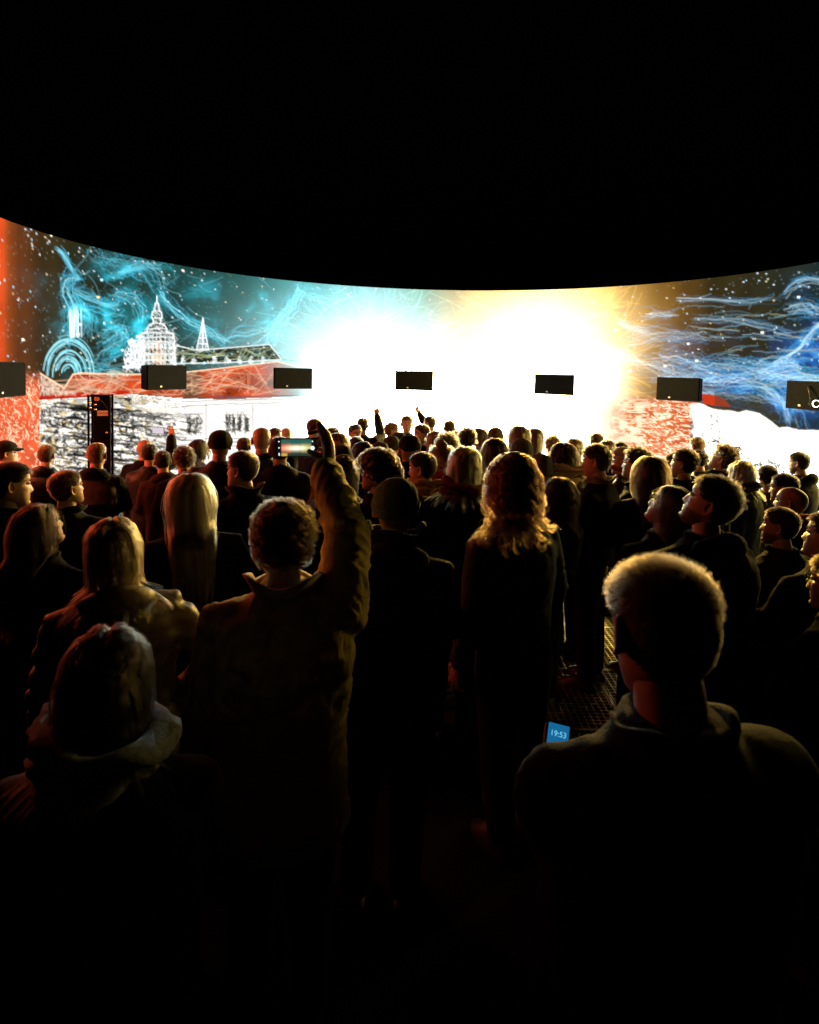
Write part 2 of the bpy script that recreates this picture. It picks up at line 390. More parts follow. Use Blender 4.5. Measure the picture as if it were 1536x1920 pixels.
C = lay(C, lin((16,17,14)), np.clip(np.maximum(dk*rowm*.8*(1-sstep(300,380,PX)), wide*.6*(1-sstep(230,330,PX))) * fd * sstep(0,4,PY-roof_bot),0,1)*.96)
C = lay(C, lin((226,190,90)), fd*(1-sstep(230,330,PX))*sstep(.60,.68,nz(fd,PX/7,PY/6,31.,3))*.75)
ink = Ink(); bk = lin((14,15,13))
def fy(x, l): return 748 + l + .10*(x-75)
for l in (5,9,14,30,34,48,62,66,84,98,103,122,138,142,160,178,196):
    for k in range(3):
        x = rng.uniform(70,150)
        while x < 340:
            L = rng.uniform(14,60); q = rng.normal(0,2.2)
            ink.line([(x,fy(x,l)+q),(x+L*.5,fy(x+L*.5,l)+q+rng.normal(0,2.5)),(x+L,fy(x+L,l)+q)], bk, .95*(1 if x < 250 else .5), rng.choice([.8,.8,1.6]), 5); x += L + rng.uniform(6,40)
for l in (22,40,56,74,92,112,130,150,170):
    for x in np.arange(80,330,13.0):
        if rng.random() < .25: continue
        for k in range(7):
            x0, y0 = x+rng.normal(0,2.6), fy(x,l)+rng.normal(0,3.2); ink.line([(x0,y0),(x0+rng.normal(0,3),y0+rng.normal(0,2.5)),(x0+rng.normal(0,4),y0+rng.normal(0,4))], bk, .8*(1 if x < 250 else .55), .9)
C = ink.onto(C, 1.3); ink = Ink()
for y in (744,750,757,822,829,836):
    ink.line([(340,y+4+rng.normal(0,1)),(420,y),(560,y-2)], lin((70,84,110)), .9, 1.0, 3)
for x0, x1, y0, y1 in ((352,358,782,815),(362,378,782,815),(424,432,783,808),(436,440,783,808),(446,453,783,808),(459,466,783,808)):
    for k in range(70):
        x, y = rng.uniform(x0,x1), rng.uniform(y0,y1); ink.line([(x,y),(x+rng.normal(0,3),y+rng.normal(0,6))], lin((34,40,34)), .8, 1)
for x0, x1, y0, y1 in ((345,382,776,820),(420,470,778,812)):
    ink.line([(x0,y0),(x1,y0)], lin((90,84,84)), .8, 1); ink.line([(x1+4,y0-20),(x1+4,y1+16)], lin((120,110,110)), .8, 1.4)
C = ink.onto(C, .9)
# red facade at the far left with pale wires
fr = (PX < 74).astype(float) * sstep(690,735,PY)
C = C * (1-fr[...,None]) + fr[...,None] * (lin((222,92,54)) * (.7+1.0*nz(fr,PX/20,PY/20,15.,3)[...,None]) * (1.0 + 8.0*sstep(-20,-140,PX))[...,None])
pale = np.maximum(scrib(fr,9,22,41.,.05,1.2), scrib(fr,17,13,45.,.035,1.5))
C = lay(C, np.array([1.5,.98,.62]), fr*pale*.85*(1-sstep(-60,-200,PX)*.6))
C = lay(C, np.array([.62,.03,.015]), fr*sstep(.55,.7,nz(fr,PX/24,PY/34,52.,3))*sstep(840,900,PY)*.8)
C = C * np.where((PX < 74) & (PY < 740), 1.0 + 9.0*sstep(0,-120,PX), 1.0)[...,None]
# grass drawn at the foot of the left facade
ink = Ink()
for k in range(420):
    x, y = rng.uniform(60,330), rng.uniform(948,1010); ln = rng.uniform(10,26); s = rng.normal(0,9)
    ink.line([(x,y),(x+s*.5,y-ln*.6),(x+s,y-ln)], np.array(random.choice([lin((20,110,70)),lin((30,120,120)),lin((120,200,170)),lin((8,20,16))])), .8, 1)
C = lay(C, lin((22,40,30)), fa*sstep(925,960,PY)*(1-sstep(330,420,PX))*.85); C = ink.onto(C, .8)

# castle, spire and dark roof, drawn in white strokes
ink = Ink()
def strokes(poly, n, colr, ln=7, wt=.7):
    poly = np.asarray(poly, float); x0,y0 = poly.min(0); x1,y1 = poly.max(0); k = 0
    while k < n:
        x, y = rng.uniform(x0,x1), rng.uniform(y0,y1); m = False; j = len(poly)-1
        for i in range(len(poly)):
            if (poly[i,1] > y) != (poly[j,1] > y) and x < (poly[j,0]-poly[i,0])*(y-poly[i,1])/(poly[j,1]-poly[i,1]+1e-9)+poly[i,0]: m = not m
            j = i
        if not m: continue
        k += 1; v = rng.random() < .55
        d = (rng.normal(0,1.5), rng.uniform(2,ln)) if v else (rng.uniform(2,ln), rng.normal(0,1.5))
        ink.line([(x,y),(x+d[0],y+d[1])], np.asarray(colr)*rng.uniform(.45,1.15), wt, .8)
dome = [(294,562),(298,575),(305,585),(302,592),(308,605),(312,615),(322,622),(326,640),(330,690),(258,690),(262,640),(268,620),(280,612),(286,600),(284,592),(290,580)]
C = lay(C, lin((40,46,38)), inside(dome)*.75)
hall = [(320,682),(330,648),(375,658),(392,655),(505,646),(528,674),(420,680)]
C = lay(C, lin((36,40,22)), inside(hall)*.95)
prof = [(294,555),(294,566),(297,570),(299,583),(303,586),(304,596),(301,599),(301,606),(308,609),(313,617),(312,622),(324,626),(327,640),(326,650),(330,690)]
mir = [(588-x,y) for x,y in prof]
for q in (prof, mir):
    for (x0,y0),(x1,y1) in zip(q, q[1:]): ink.line([(x0,y0),(x1,y1)], (1.5,1.55,1.55), 1.0, 1.1)
for y, w_ in ((570,3),(584,7),(597,9),(607,8),(617,18),(625,29),(633,31),(641,33),(652,33),(664,34),(676,35),(688,35)):
    ink.line([(294-w_,y),(294,y-1.2),(294+w_,y)], (1.3,1.4,1.4), .7, 1.0, 2)
for k in range(9):
    x = 262 + k*8.0; ink.line([(x,626),(x,690)], (1.2,1.25,1.2), .5, .9, 2)
    if k < 8:
        for y in (646,668):
            t = np.linspace(0, math.pi, 7); ink.line(np.stack([x+4+2.6*np.cos(t), y-3*np.sin(t)],1), (1.4,1.4,1.3), .6, .8)
            ink.line([(x+1.4,y),(x+1.4,y+9)], (1.3,1.3,1.2), .5, .8); ink.line([(x+6.6,y),(x+6.6,y+9)], (1.3,1.3,1.2), .5, .8)
strokes(dome, 430, (1.4,1.45,1.4), 4, .5)
strokes([(228,690),(238,640),(256,628),(268,634),(270,690)], 260, (1.9,1.95,2.0), 9, .6)
strokes([(280,640),(305,640),(308,688),(282,688)], 60, (1.6,.95,.5), 9, .6)
strokes([(322,690),(316,640),(323,612),(326,610),(332,640),(330,680)], 80, (1.3,1.35,1.3), 5, .5)
for q in ([(380,596),(382,612),(386,630),(391,655)], [(380,596),(378,612),(374,630),(369,655)], [(380,600),(380,655)], [(377,622),(383,622)], [(374,634),(386,634)], [(372,645),(388,645)], [(369,655),(391,655)]):
    ink.line(q, (1.5,1.5,1.55), 1.0, 1.0, 1)
strokes([(380,606),(384,630),(390,655),(370,655),(376,630)], 60, (1.3,1.3,1.35), 4, .5)
for k in range(46):
    x = rng.uniform(325,525); ink.line([(x, rng.uniform(650,676)), (x+rng.normal(0,40), rng.uniform(650,678))], np.array([.8,.9,.5])*rng.uniform(.3,1), .5, .7)
for a, b in zip(hall, hall[1:] + hall[:1]): ink.line([a,b], (1.3,1.4,1.4), 1, 1.2)
for x in (343,362,402,425,447,470,493):
    strokes([(x-4,680),(x-2,668),(x+2,668),(x+4,680)], 22, (1.3,1.4,1.4), 4, .7)
strokes([(75,700),(95,712),(120,730),(150,738),(75,740)], 150, (1.3,1.0,.8), 6, .5)
strokes([(200,706),(245,700),(245,692),(200,694)], 70, (.9,.9,.7), 5, .6)
C = ink.onto(C, 1.0)

# right: red tiled facade, red bit, snowy bank with water scribble
ft = sstep(1075,1225,PX + 40*(nz((PX > 1000) & (PX < 1360),PX/30,PY/18,63.,3)-.5)) * (1-sstep(1296,1316,PX + 16*(nz((PX > 1250) & (PX < 1360),PX/9,PY/7,64.,2)-.5))) * sstep(738,760,PY - .03*(PX-1240)) * (PX > 1000)
C = C * (1-ft[...,None]) + ft[...,None] * lin((226,112,58)) * (.75+.8*nz(ft,PX/14,PY/9,61.,3))[...,None]
C = lay(C, lin((200,40,30)), ft*sstep(1240,1300,PX)*.35)
C = lay(C, np.array([1.6,1.35,.95]), ft*np.maximum(np.clip(scrib(ft,24,4.2,65.,.085,.8)+.8*scrib(ft,40,3.0,67.,.06,.6),0,1), (1-sstep(1170,1260,PX))*sstep(.45,.6,nz(ft,PX/16,PY/8,77.,3)))*.9)
C = lay(C, lin((215,60,24)), inside([(1318,738),(1345,742),(1362,752),(1372,764),(1318,758)])*.95)
bx = [1300,1312,1340,1372,1385,1400,1425,1445,1462,1480,1500,1536,1700,2300]; by = [757,757,768,772,774,770,776,790,803,802,808,808,800,790]
bank = np.interp(PX, bx, by) + 3*(fbm(PX/9, PX*0+4.0)-.5)
sn = (PX > 1290) * sstep(1292,1312,PX + 14*(nz((PX > 1250) & (PX < 1360),PX/9,PY/7,66.,2)-.5)) * sstep(-3,4,PY - bank)
C = lay(C, lin((70,66,44)), ((PX > 1340) & (PY > bank-34) & (PY < bank)).astype(float)*(1-sstep(1440,1520,PX))*.55)
C = C * (1-sn[...,None]) + sn[...,None]*np.array([3.4,3.3,2.9])*(.9+.2*nz(sn,PX/30,PY/10,71.,3))[...,None]
low = sstep(0,45, PY - (792 + .36*(PX-1330)) + 30*(nz(sn,PX/26,PY/26,73.,2)-.5))
wv = np.maximum(scrib(sn,13,5,81.,.09,1.1,.25), scrib(sn,8,6,85.,.07,1.2))
C = lay(C, lin((24,40,50)), sn*np.clip(wv*1.5,0,1)*np.clip(low*1.2,0,1)*.985)
C = lay(C, lin((30,70,70)), sn*sstep(.5,.62,nz(sn,PX/14,(PY-.4*PX)/7,91.,3))*sstep(940,1010,PY)*.9)
ink = Ink()
for x in (1296,1313,1333,1345):
    for k in range(60):
        y = rng.uniform(768,850); xx = x + (y-768)*.06 + rng.normal(0,2.2); ink.line([(xx,y),(xx+rng.normal(0,2.5),y+rng.uniform(2,6))], lin((70,60,86)), .8, 1)
C = ink.onto(C, .9)

# stars
ink = Ink()
px_, py_ = rng.uniform(-100,1700,2600), rng.uniform(405,715,2600); ok_ = ~((px_ > 600) & (px_ < 1140) & (py_ > 590)); px_, py_ = px_[ok_], py_[ok_]
ink.dots(px_, py_, np.array([.7,.95,.95])[None]*rng.uniform(.2,1,(len(px_),1)), .35)
for k in range(170):
    if k % 2: x0, y0, L, sl, cc_ = rng.uniform(1140,1560), rng.uniform(560,745), rng.uniform(20,90), rng.normal(.03,.10), random.choice([(.5,.8,1.0),(.9,.8,.5),(.3,.65,.8)])
    else: x0, y0, L, sl, cc_ = rng.uniform(100,560), rng.uniform(480,680), rng.uniform(12,50), rng.normal(0,.7), (.3,.8,.9)
    ink.line([(x0,y0),(x0+L*.5,y0+sl*L*.5+rng.normal(0,4)),(x0+L,y0+sl*L)], np.array(cc_)*rng.uniform(.3,1.0), .28, .7, 6)
n = 900
sx = rng.uniform(-200,1900,n); sy = rng.uniform(410,705,n)
keep = ~((sx > 620) & (sx < 1120) & (sy > 600)); sx, sy = sx[keep], sy[keep]
for x, y in zip(sx, sy):
    big = rng.random() < .15; c = random.choice([(1.6,1.8,2.0),(1.2,1.7,2.0),(1.8,1.7,1.4),(.8,1.5,1.9),(1.7,1.2,.6)])
    k = 22 if big else int(rng.integers(3,7)); sp_ = 1.15 if big else .55
    ink.dots(x + rng.normal(0, sp_, k), y + np.abs(rng.normal(0, sp_, k)), np.array(c)*(1.1 if big else .8), .5 if big else .42)
C = ink.onto(C, 1.0)
gold = np.exp(-((PX-1730)/85)**2 - ((PY-790)/130)**2); halo = np.exp(-((PX-1735)/120)**2 - ((PY-780)/190)**2)*sstep(1545,1620,PX)
C = C + np.array([1.4,.9,.15])*halo[...,None] + np.array([48.0,32.0,5.0])*(gold*sstep(1550,1640,PX)*(.7+.6*nz(gold*(PX > 1540),PX/50,PY/24,95.,3)))[...,None]   # unseen golden glow added past the right picture edge to light the crowd
C = np.clip(C, 0.0, 900.0)
C *= (1 - .8*sstep(1.75, 2.15, -A2) - .9*sstep(1.55, 1.85, A2))[..., None]          # picture runs out towards both ends of the ring

# ---------------------------------------------------------------- screen built of upright panels
SCR = {}
def screen_mat(level):
    if level in SCR: return SCR[level]
    m = bpy.data.materials.new('screen_picture'); m.use_nodes = True; nt = m.node_tree
    nt.nodes.remove(nt.nodes['Principled BSDF']); e = nt.nodes.new('ShaderNodeEmission')
    a = nt.nodes.new('ShaderNodeAttribute'); a.attribute_name = 'picture'; a.attribute_type = 'GEOMETRY'
    nt.links.new(a.outputs['Color'], e.inputs['Color']); e.inputs['Strength'].default_value = level
    nt.links.new(e.outputs[0], nt.nodes['Material Output'].inputs['Surface'])
    m.cycles.emission_sampling = 'FRONT' if level > 3 else 'NONE'
    SCR[level] = m; return m
screen = empty('led_screen', (CX, CY, 0))
tag(screen, 'tall curved screen ring showing a glowing drawn city under stars', 'screen')
fr_i = np.arange(NROW); quads = []
for r in range(NROW):
    for c in range(NCOL):
        b = r*(NCOL+1)+c; quads.append((b, b+NCOL+1, b+NCOL+2, b+1))
quads = np.array(quads, np.int32)
NV = (NROW+1)*(NCOL+1)
for p in range(NPAN):
    c0 = p*NCOL; sl = slice(c0, c0+NCOL+1)
    a = aa[sl].copy(); gap = (aa[1]-aa[0])*.02; a[0] += gap; a[-1] -= gap
    am = .5*(a[0]+a[-1]); rr = RR*math.cos(.5*(a[-1]-a[0]))/np.cos(a-am)       # flat panel face
    ga, gz = np.meshgrid(a, zz); gr = np.broadcast_to(rr, ga.shape)
    v = np.stack([gr*np.sin(ga), gr*np.cos(ga), gz], -1).reshape(-1,3)
    o4 = np.array([v[0], v[NCOL], v[-NCOL-1], v[-1]]); n_ = np.array([math.sin(am), math.cos(am), 0])*.07
    vv = np.concatenate([v, o4, o4 + n_]).astype(np.float32)
    k = NV; side = np.array([(k+0,k+1,k+5,k+4),(k+2,k+6,k+7,k+3),(k+0,k+4,k+6,k+2),(k+1,k+3,k+7,k+5),(k+4,k+5,k+7,k+6)], np.int32)
    fs = np.concatenate([quads, side]); me = bpy.data.meshes.new('screen_panel')
    me.vertices.add(len(vv)); me.vertices.foreach_set('co', vv.ravel()); me.loops.add(fs.size); me.loops.foreach_set('vertex_index', fs.ravel())
    me.polygons.add(len(fs)); me.polygons.foreach_set('loop_start', np.arange(0, fs.size, 4, dtype=np.int32))
    me.update(calc_edges=True); me.validate()
    mi = np.zeros(len(fs), np.int32); mi[len(quads):] = 1; me.polygons.foreach_set('material_index', mi)
    cc = C[:, sl].reshape(-1,3); lv = float(2.0 ** math.ceil(math.log2(max(cc.max(), .3))))
    ca = np.ones((len(vv),4), np.float32); ca[:NV,:3] = cc/lv; ca[NV:,:3] = 0
    at_ = me.attributes.new('picture', 'FLOAT_COLOR', 'POINT'); at_.data.foreach_set('color', ca.ravel())
    obj('screen_panel', me, [screen_mat(lv), M['black']], screen)
# bottom plinth and top rail of the ring
for nm, z0, z1, w0, w1 in (('plinth', 0.0, BOTZ-.004, -.03, .09), ('top_rail', TOPZ-.05, TOPZ-.003, .075, .13)):
    m = MB(); t = np.linspace(-AMAX, AMAX, 85)
    q = [np.stack([(RR+w)*np.sin(t), (RR+w)*np.cos(t), np.full(85, z)], 1) for w, z in ((w0,z0),(w1,z0),(w1,z1),(w0,z1))]
    m.rings([np.stack([q[j][i] for j in range(4)]) for i in range(85)])
    obj(nm, m.mesh(nm, False), M['black'], screen)

# ---------------------------------------------------------------- loudspeakers hung on the screen
lab = ['black loudspeaker cut by the left picture edge over the red facade', 'black loudspeaker under the white drawn castle tower', 'black loudspeaker on the fading red roof, third from the left',
       'dark loudspeaker in the middle of the white glow', 'grey-green looking loudspeaker in front of the yellow sun glow', 'black loudspeaker above the red tiled facade on the right',
       'black loudspeaker with a lit lamp below it at the right picture edge']
SPW, SPH, SPD = .70, .36, .20
for i, deg in enumerate((-96.2, -61, -32.8, -5, 26.7, 52.9, 78.4)):
    a = R_(deg); rad = RR - .06 - SPD
    e = empty('loudspeaker', (CX + rad*math.sin(a), CY + rad*math.cos(a), SPZ), -a)   # local -y looks to the ring's centre
    tag(e, lab[i], 'loudspeaker', 'loudspeakers around the screen')
    w, d, h = SPW/2, SPD, SPH/2
    b = MB(); b.add([(-w,0,-h),(w,0,-h),(w,0,h),(-w,0,h),(-w*.82,d,-h*.92),(w*.82,d,-h*.92),(w*.82,d,h*.92),(-w*.82,d,h*.92)],
                    [(0,1,2,3),(5,4,7,6),(1,0,4,5),(2,1,5,6),(3,2,6,7),(0,3,7,4)])
    obj('cabinet', b.mesh('cabinet', False), M['black'], e)
    gm = MB(); gm.box((0, -.008, 0), (SPW-.024, .016, SPH-.024)); obj('grille', gm.mesh('grille', False), M['grille'], e)
    bd = MB(); bd.box((-.12, -.019, -h+.05), (.03,.004,.022)); obj('badge', bd.mesh('badge', False), M['label'], e)
    br = MB(); br.box((0, d+.02, 0), (.12,.05,.1)); obj('bracket', br.mesh('bracket', False), M['dsteel'], e)
    ca = MB(); ca.tube([(.1,d-.02,0),(.12,d+.02,-h*.3),(.13,d+.045,-h*.7)], [.006]*3, 6); obj('cable', ca.mesh('cable'), M['cable'], e)
# the lit lamp under the loudspeaker at the right edge
M['lamp'] = mat('lamp_glow', (1,1,1), .4, emit=(1,.97,.75), estr=9.0)
p = at(1531, 757, 1150*.38/58 - .12)
e = empty('spot_lamp', tuple(p)); tag(e, 'small round lit lamp hanging at the right edge loudspeaker', 'lamp')
b = MB(); b.tube([(0,.10,0),(0,.03,0)], [.035,.05], 16); obj('housing', b.mesh('housing'), M['black'], e)
b = MB(); b.ellipsoid((0,.01,0), (.045,.02,.045), 16, 8); obj('lens', b.mesh('lens'), M['lamp'], e)
b = MB(); b.tube([(0,.1,0),(.02,.16,.1),(.03,.22,.2)], [.008]*3, 6); obj('yoke', b.mesh('yoke'), M['dsteel'], e)

# ---------------------------------------------------------------- equipment rack tower by the facade
dz = 7.35; p0 = at(166,741,dz); p1 = at(205,741,dz); wR = abs(p1[0]-p0[0]); hR = (p0[2]+p1[2])/2
tw = empty('rack_tower', ((p0[0]+p1[0])/2, dz, 0), .32)
tag(tw, 'narrow tall black equipment rack standing before the white facade', 'rack')
dR = .26
m = MB()
for x in (-1,1):
    for y in (0,1): m.box((x*(wR/2-.012), y*dR, hR/2), (.024,.024,hR))
for z in (.02, hR*.33, hR*.66, hR-.012): m.box((0, dR/2, z), (wR-.05, dR-.026, .02))
obj('frame', m.mesh('frame', False), M['black'], tw)
m = MB(); m.box((0, .03, hR*.40), (wR-.052,.02,hR*.64-.03)); obj('door', m.mesh('door', False), M['black'], tw)
m = MB(); m.box((0, dR-.01, hR*.5), (wR-.052,.01,hR-.06)); obj('back_panel', m.mesh('back_panel', False), M['black'], tw)
m = MB(); m.box((.045, .012, hR-.20), (.13,.012,.028)); obj('name_plate', m.mesh('name_plate', False), M['label'], tw)
m = MB(); m.box((.045, .012, hR-.235), (.13,.012,.028)); obj('name_plate', m.mesh('name_plate', False), M['label'], tw)
m = MB(); m.box((-.025, .012, hR-.045), (.05,.012,.045)); obj('socket_plate', m.mesh('socket_plate', False), M['brass'], tw)
for x, z in ((-.095,hR-.09),(-.095,hR-.15),(-.04,hR-.11),(-.04,hR-.17),(.07,hR-.72),(.07,hR-.79),(.085,hR-.45)):
    m = MB(); m.tube([(x,.008,z),(x,-.012,z)], [.014,.014], 10); obj('connector', m.mesh('connector'), M['brass'], tw)
m = MB(); m.tube([(.02,.005,hR-.06),(.06,-.01,hR-.10),(.10,.0,hR-.17)], [.005]*3, 6); obj('cable', m.mesh('cable'), M['cable'], tw)
# ================================================================ people
# ---- the head: rings from crown to chin, face towards +y, origin between the ears
def head_grid(nr=44, na=48):
    zk  = [-.117,-.110,-.098,-.080,-.062,-.045,-.030,-.010,.012,.030,.050,.070,.088,.102,.112,.118]
    fk  = [.060, .078, .084, .083, .084, .083, .080, .082, .079, .090, .090, .083, .070, .050, .027, .000]
    bk  = [.030, .010,-.010,-.040,-.062,-.074,-.084,-.094,-.099,-.101,-.099,-.092,-.078,-.058,-.034, .000]
    wk  = [.018, .030, .041, .051, .058, .062, .066, .070, .073, .075, .075, .072, .064, .051, .032, .002]
    t = np.linspace(0, 1, nr); z = -.117 + .235 * (.5 - .5*np.cos(math.pi*t)) * .55 + .235 * t * .45
    f, b, w = np.interp(z, zk, fk), np.interp(z, zk, bk), np.interp(z, zk, wk)
    th = np.arange(na) / na * 2 * math.pi
    V = np.zeros((nr, na, 3))
    for i in range(nr):
        cy, hy = (f[i]+b[i])/2, (f[i]-b[i])/2
        cx, sx = np.cos(th), np.sin(th); e = .88
        V[i,:,0] = w[i]*np.sign(cx)*np.abs(cx)**e; V[i,:,1] = cy + hy*np.sign(sx)*np.abs(sx)**e; V[i,:,2] = z[i]
    X, Y, Z = V[...,0], V[...,1], V[...,2]
    front = Y > .02
    def g(x0, z0, sx, sz): return np.exp(-((np.abs(X)-x0)/sx)**2 - ((Z-z0)/sz)**2) * front
    nose = np.interp(Z, [-.052,-.044,-.036,-.022,.0,.018,.03], [0,.014,.026,.020,.010,.004,0]) * np.exp(-(X/np.interp(Z,[-.045,-.02,.02],[.0145,.011,.008]))**2) * front
    nose += .006*g(.011,-.038,.006,.006)
    Y += nose
    Y += -.011*g(.031,.012,.014,.011) + .004*g(.03,.032,.022,.007) + .006*g(.04,-.018,.018,.016)
    Y += .007*g(0,-.060,.020,.0045) - .004*g(0,-.0665,.02,.0025) + .006*g(0,-.073,.017,.005) - .005*g(0,-.083,.02,.005) + .006*g(0,-.099,.017,.011)
    return V
HEADV = head_grid(); HN, HA = HEADV.shape[:2]
def zmin(y): return np.interp(y, [-.11,-.055,-.040,-.028,.0,.03,.05,.07,.09], [-.050,-.046,-.030,.020,.032,.034,.054,.070,.078])
def head_faces():
    f = []
    for i in range(HN-1):
        for j in range(HA):
            k = (j+1) % HA; f.append((i*HA+j, i*HA+k, (i+1)*HA+k, (i+1)*HA+j))
    f.append(tuple(range(HA-1,-1,-1))); b = (HN-1)*HA; f.append(tuple(range(b,b+HA))); return f
HEADF = head_faces()
HV = HEADV.reshape(-1,3)
_hm = bpy.data.meshes.new('tmp'); _hm.from_pydata(HV.tolist(), [], HEADF); _hm.update()
HNRM = np.zeros(len(HV)*3); _hm.vertices.foreach_get('normal', HNRM); HNRM = HNRM.reshape(-1,3); bpy.data.meshes.remove(_hm)
SCALP = sstep(-.004, .012, HV[:,2] - zmin(HV[:,1]))
ctr = np.stack([HV[list(q)].mean(0) for q in HEADF[:-2]]); FT = np.array(HEADF[:-2])
fa1, fa2 = HV[FT[:,1]]-HV[FT[:,0]], HV[FT[:,3]]-HV[FT[:,0]]
FAREA = np.linalg.norm(np.cross(fa1, fa2), axis=1)

def head_part(mb_list, beard=0.0):
    """returns verts, faces, tint for head with ears and eyes in head coordinates"""
    V = [HV]; Fc = [list(q) for q in HEADF]; n = len(HV)
    tint = np.ones((n,4)); tint[:,3] = SCALP
    X, Y, Z = HV.T; fr = Y > .04
    lips = np.exp(-(X/.02)**2 - ((Z+.067)/.007)**2)*fr; tint[:,1:3] *= (1-.4*lips)[:,None]
    brow = np.exp(-((np.abs(X)-.031)/.017)**4 - ((Z-.031)/.0055)**2)*fr; tint[:,3] = np.maximum(tint[:,3], brow*.9)
    if beard:
        bd = sstep(-.035,-.05,Z)*(Y > -.02)*(1-lips)*sstep(-.02,.0,Y); tint[:,3] = np.maximum(tint[:,3], bd*beard)
    mats_ = [0]*len(Fc)
    for sx in (-1, 1):
        # ear: a cupped shell
        nu, nv = 12, 5; th = np.arange(nu)/nu*2*math.pi; er = []
        for k, (rs, off) in enumerate(((1.0,-.004),(1.08,.006),(1.0,.013),(.78,.011),(.4,.003))):
            yy = np.cos(th)*.0165*rs - .004; zz_ = np.sin(th)*.031*rs*(1+.12*np.sin(th)) + .000
            er.append(np.stack([np.full(nu, .069+off)+.004*np.cos(th+2.6)+ (np.cos(th) < 0)*.006, yy-.006, zz_], 1))
        e = MB(); e.rings(er); ev = np.concatenate(e.v); ev[:,0] *= sx
        fl_ = e.f if sx > 0 else [q[::-1] for q in e.f]
        Fc += [[i+n for i in q] for q in fl_]; mats_ += [0]*len(fl_); V.append(ev); n += len(ev)
        tt = np.ones((len(ev),4)); tt[:,3] = 0; tt[:,1:3] = .8; tint = np.concatenate([tint, tt])
        e = MB(); e.ellipsoid((sx*.031,.0755,.011), (.0115,.0115,.0095), 10, 8); ev = np.concatenate(e.v)
        Fc += [[i+n for i in q] for q in e.f]; mats_ += [1]*len(e.f); V.append(ev); n += len(ev)
        tt = np.ones((len(ev),4)); tt[:,3] = 0; ir = np.hypot(ev[:,0]-sx*.031, ev[:,2]-.011) < .006; tt[ir & (ev[:,1] > .078),:3] = .05
        tint = np.concatenate([tint, tt])
    return np.concatenate(V), Fc, mats_, tint
HEAD_CACHE = {b: head_part(None, b) for b in (0.0, .8)}

PIV = np.array([0.0, -.012, 1.545]); HC = np.array([0.0, .018, 1.632])        # neck pivot, head centre, for a 1.75 m figure
def head_rot(yaw, pitch):
    y, p = R_(-yaw), R_(pitch)
    Rz = np.array([[math.cos(y),-math.sin(y),0],[math.sin(y),math.cos(y),0],[0,0,1]])
    Rx = np.array([[1,0,0],[0,math.cos(p),-math.sin(p)],[0,math.sin(p),math.cos(p)]])
    return Rz @ Rx
def head_to_body(v, Rm): return (v + HC - PIV) @ Rm.T + PIV

# ---- hands
def hand(mb, wrist, direction, palm_n, side, curl=.35, mi=0, spread=.12):
    d = np.asarray(direction, float); d /= np.linalg.norm(d)
    n = np.asarray(palm_n, float); n = n - d*(n@d); n /= np.linalg.norm(n); s = np.cross(d, n)*side       # s points to the thumb side
    W = np.asarray(wrist, float)
    rr = []
    for t, wd, tk in ((-.02,.026,.021),(.0,.027,.019),(.03,.036,.016),(.065,.041,.014),(.09,.040,.012),(.10,.034,.008)):
        th = np.arange(12)/12*2*math.pi
        rr.append(W + d*t + s[None]*(np.cos(th)*wd)[:,None] + n[None]*(np.sin(th)*tk)[:,None])
    mb.rings(rr, mi)
    for off, L, r in ((.031,.070,.0088),(.011,.080,.0092),(-.010,.074,.0088),(-.029,.058,.0078)):
        a = W + d*.088 + s*off; dirv = d + s*(off*spread*20*.1); dirv /= np.linalg.norm(dirv); pts = [a]; ang = 0; rad = [r*1.05]
        for k, fr_ in enumerate((.45,.3,.25)):
            ang += curl*(1.0 if k else .8); v = dirv*math.cos(ang) + n*math.sin(ang); pts.append(pts[-1] + v*L*fr_); rad.append(r*(1-.1*(k+1)))
        mb.tube(pts, rad, 8, mi)
    a = W + d*.02 + s*.026; v1 = d*.62 + s*.62 + n*.35; v1 /= np.linalg.norm(v1); v2 = d*.9 + s*.15 + n*.45*max(curl,.3)*2; v2 /= np.linalg.norm(v2)
    mb.tube([a, a+v1*.042, a+v1*.042+v2*.034, a+v1*.042+v2*.06], [.013,.0115,.0098,.008], 8, mi)

ARMS = {'down':   [((.235,-.02,1.15),(.245,.06,.90)), .35],
        'pocket': [((.285,-.05,1.15),(.20,.10,.96)), .5],
        'front':  [((.245,.05,1.13),(.075,.29,1.12)), .6],
        'hip':    [((.34,-.06,1.19),(.20,.03,.99)), .6],
        'up':     [((.26,.17,1.47),(.19,.30,1.74)), .7],
        'cross':  [((.25,.08,1.15),(-.06,.20,1.17)), .5]}
SH = np.array([.176,-.010,1.398])

JOBS = {}
def tor(mb, rows, n=24, sq=.9):
    th = np.arange(n)/n*2*math.pi; rr = []
    for z, w, d, oy in rows:
        c, s_ = np.cos(th), np.sin(th)
        rr.append(np.stack([w*np.sign(c)*np.abs(c)**sq, oy + d*np.sign(s_)*np.abs(s_)**sq, np.full(n, z)], 1))
    mb.rings(rr)
def queue(key, mb, voxel, smooth):
    if key in JOBS: return
    o = bpy.data.objects.new('tmp', mb.mesh('tmp')); TMP.objects.link(o)
    r = o.modifiers.new('r', 'REMESH'); r.mode = 'VOXEL'; r.voxel_size = voxel; r.use_smooth_shade = True
    if smooth: q = o.modifiers.new('s', 'SMOOTH'); q.iterations = smooth; q.factor = .5
    JOBS[key] = o
TMP = bpy.data.collections.new('tmp'); col.children.link(TMP)

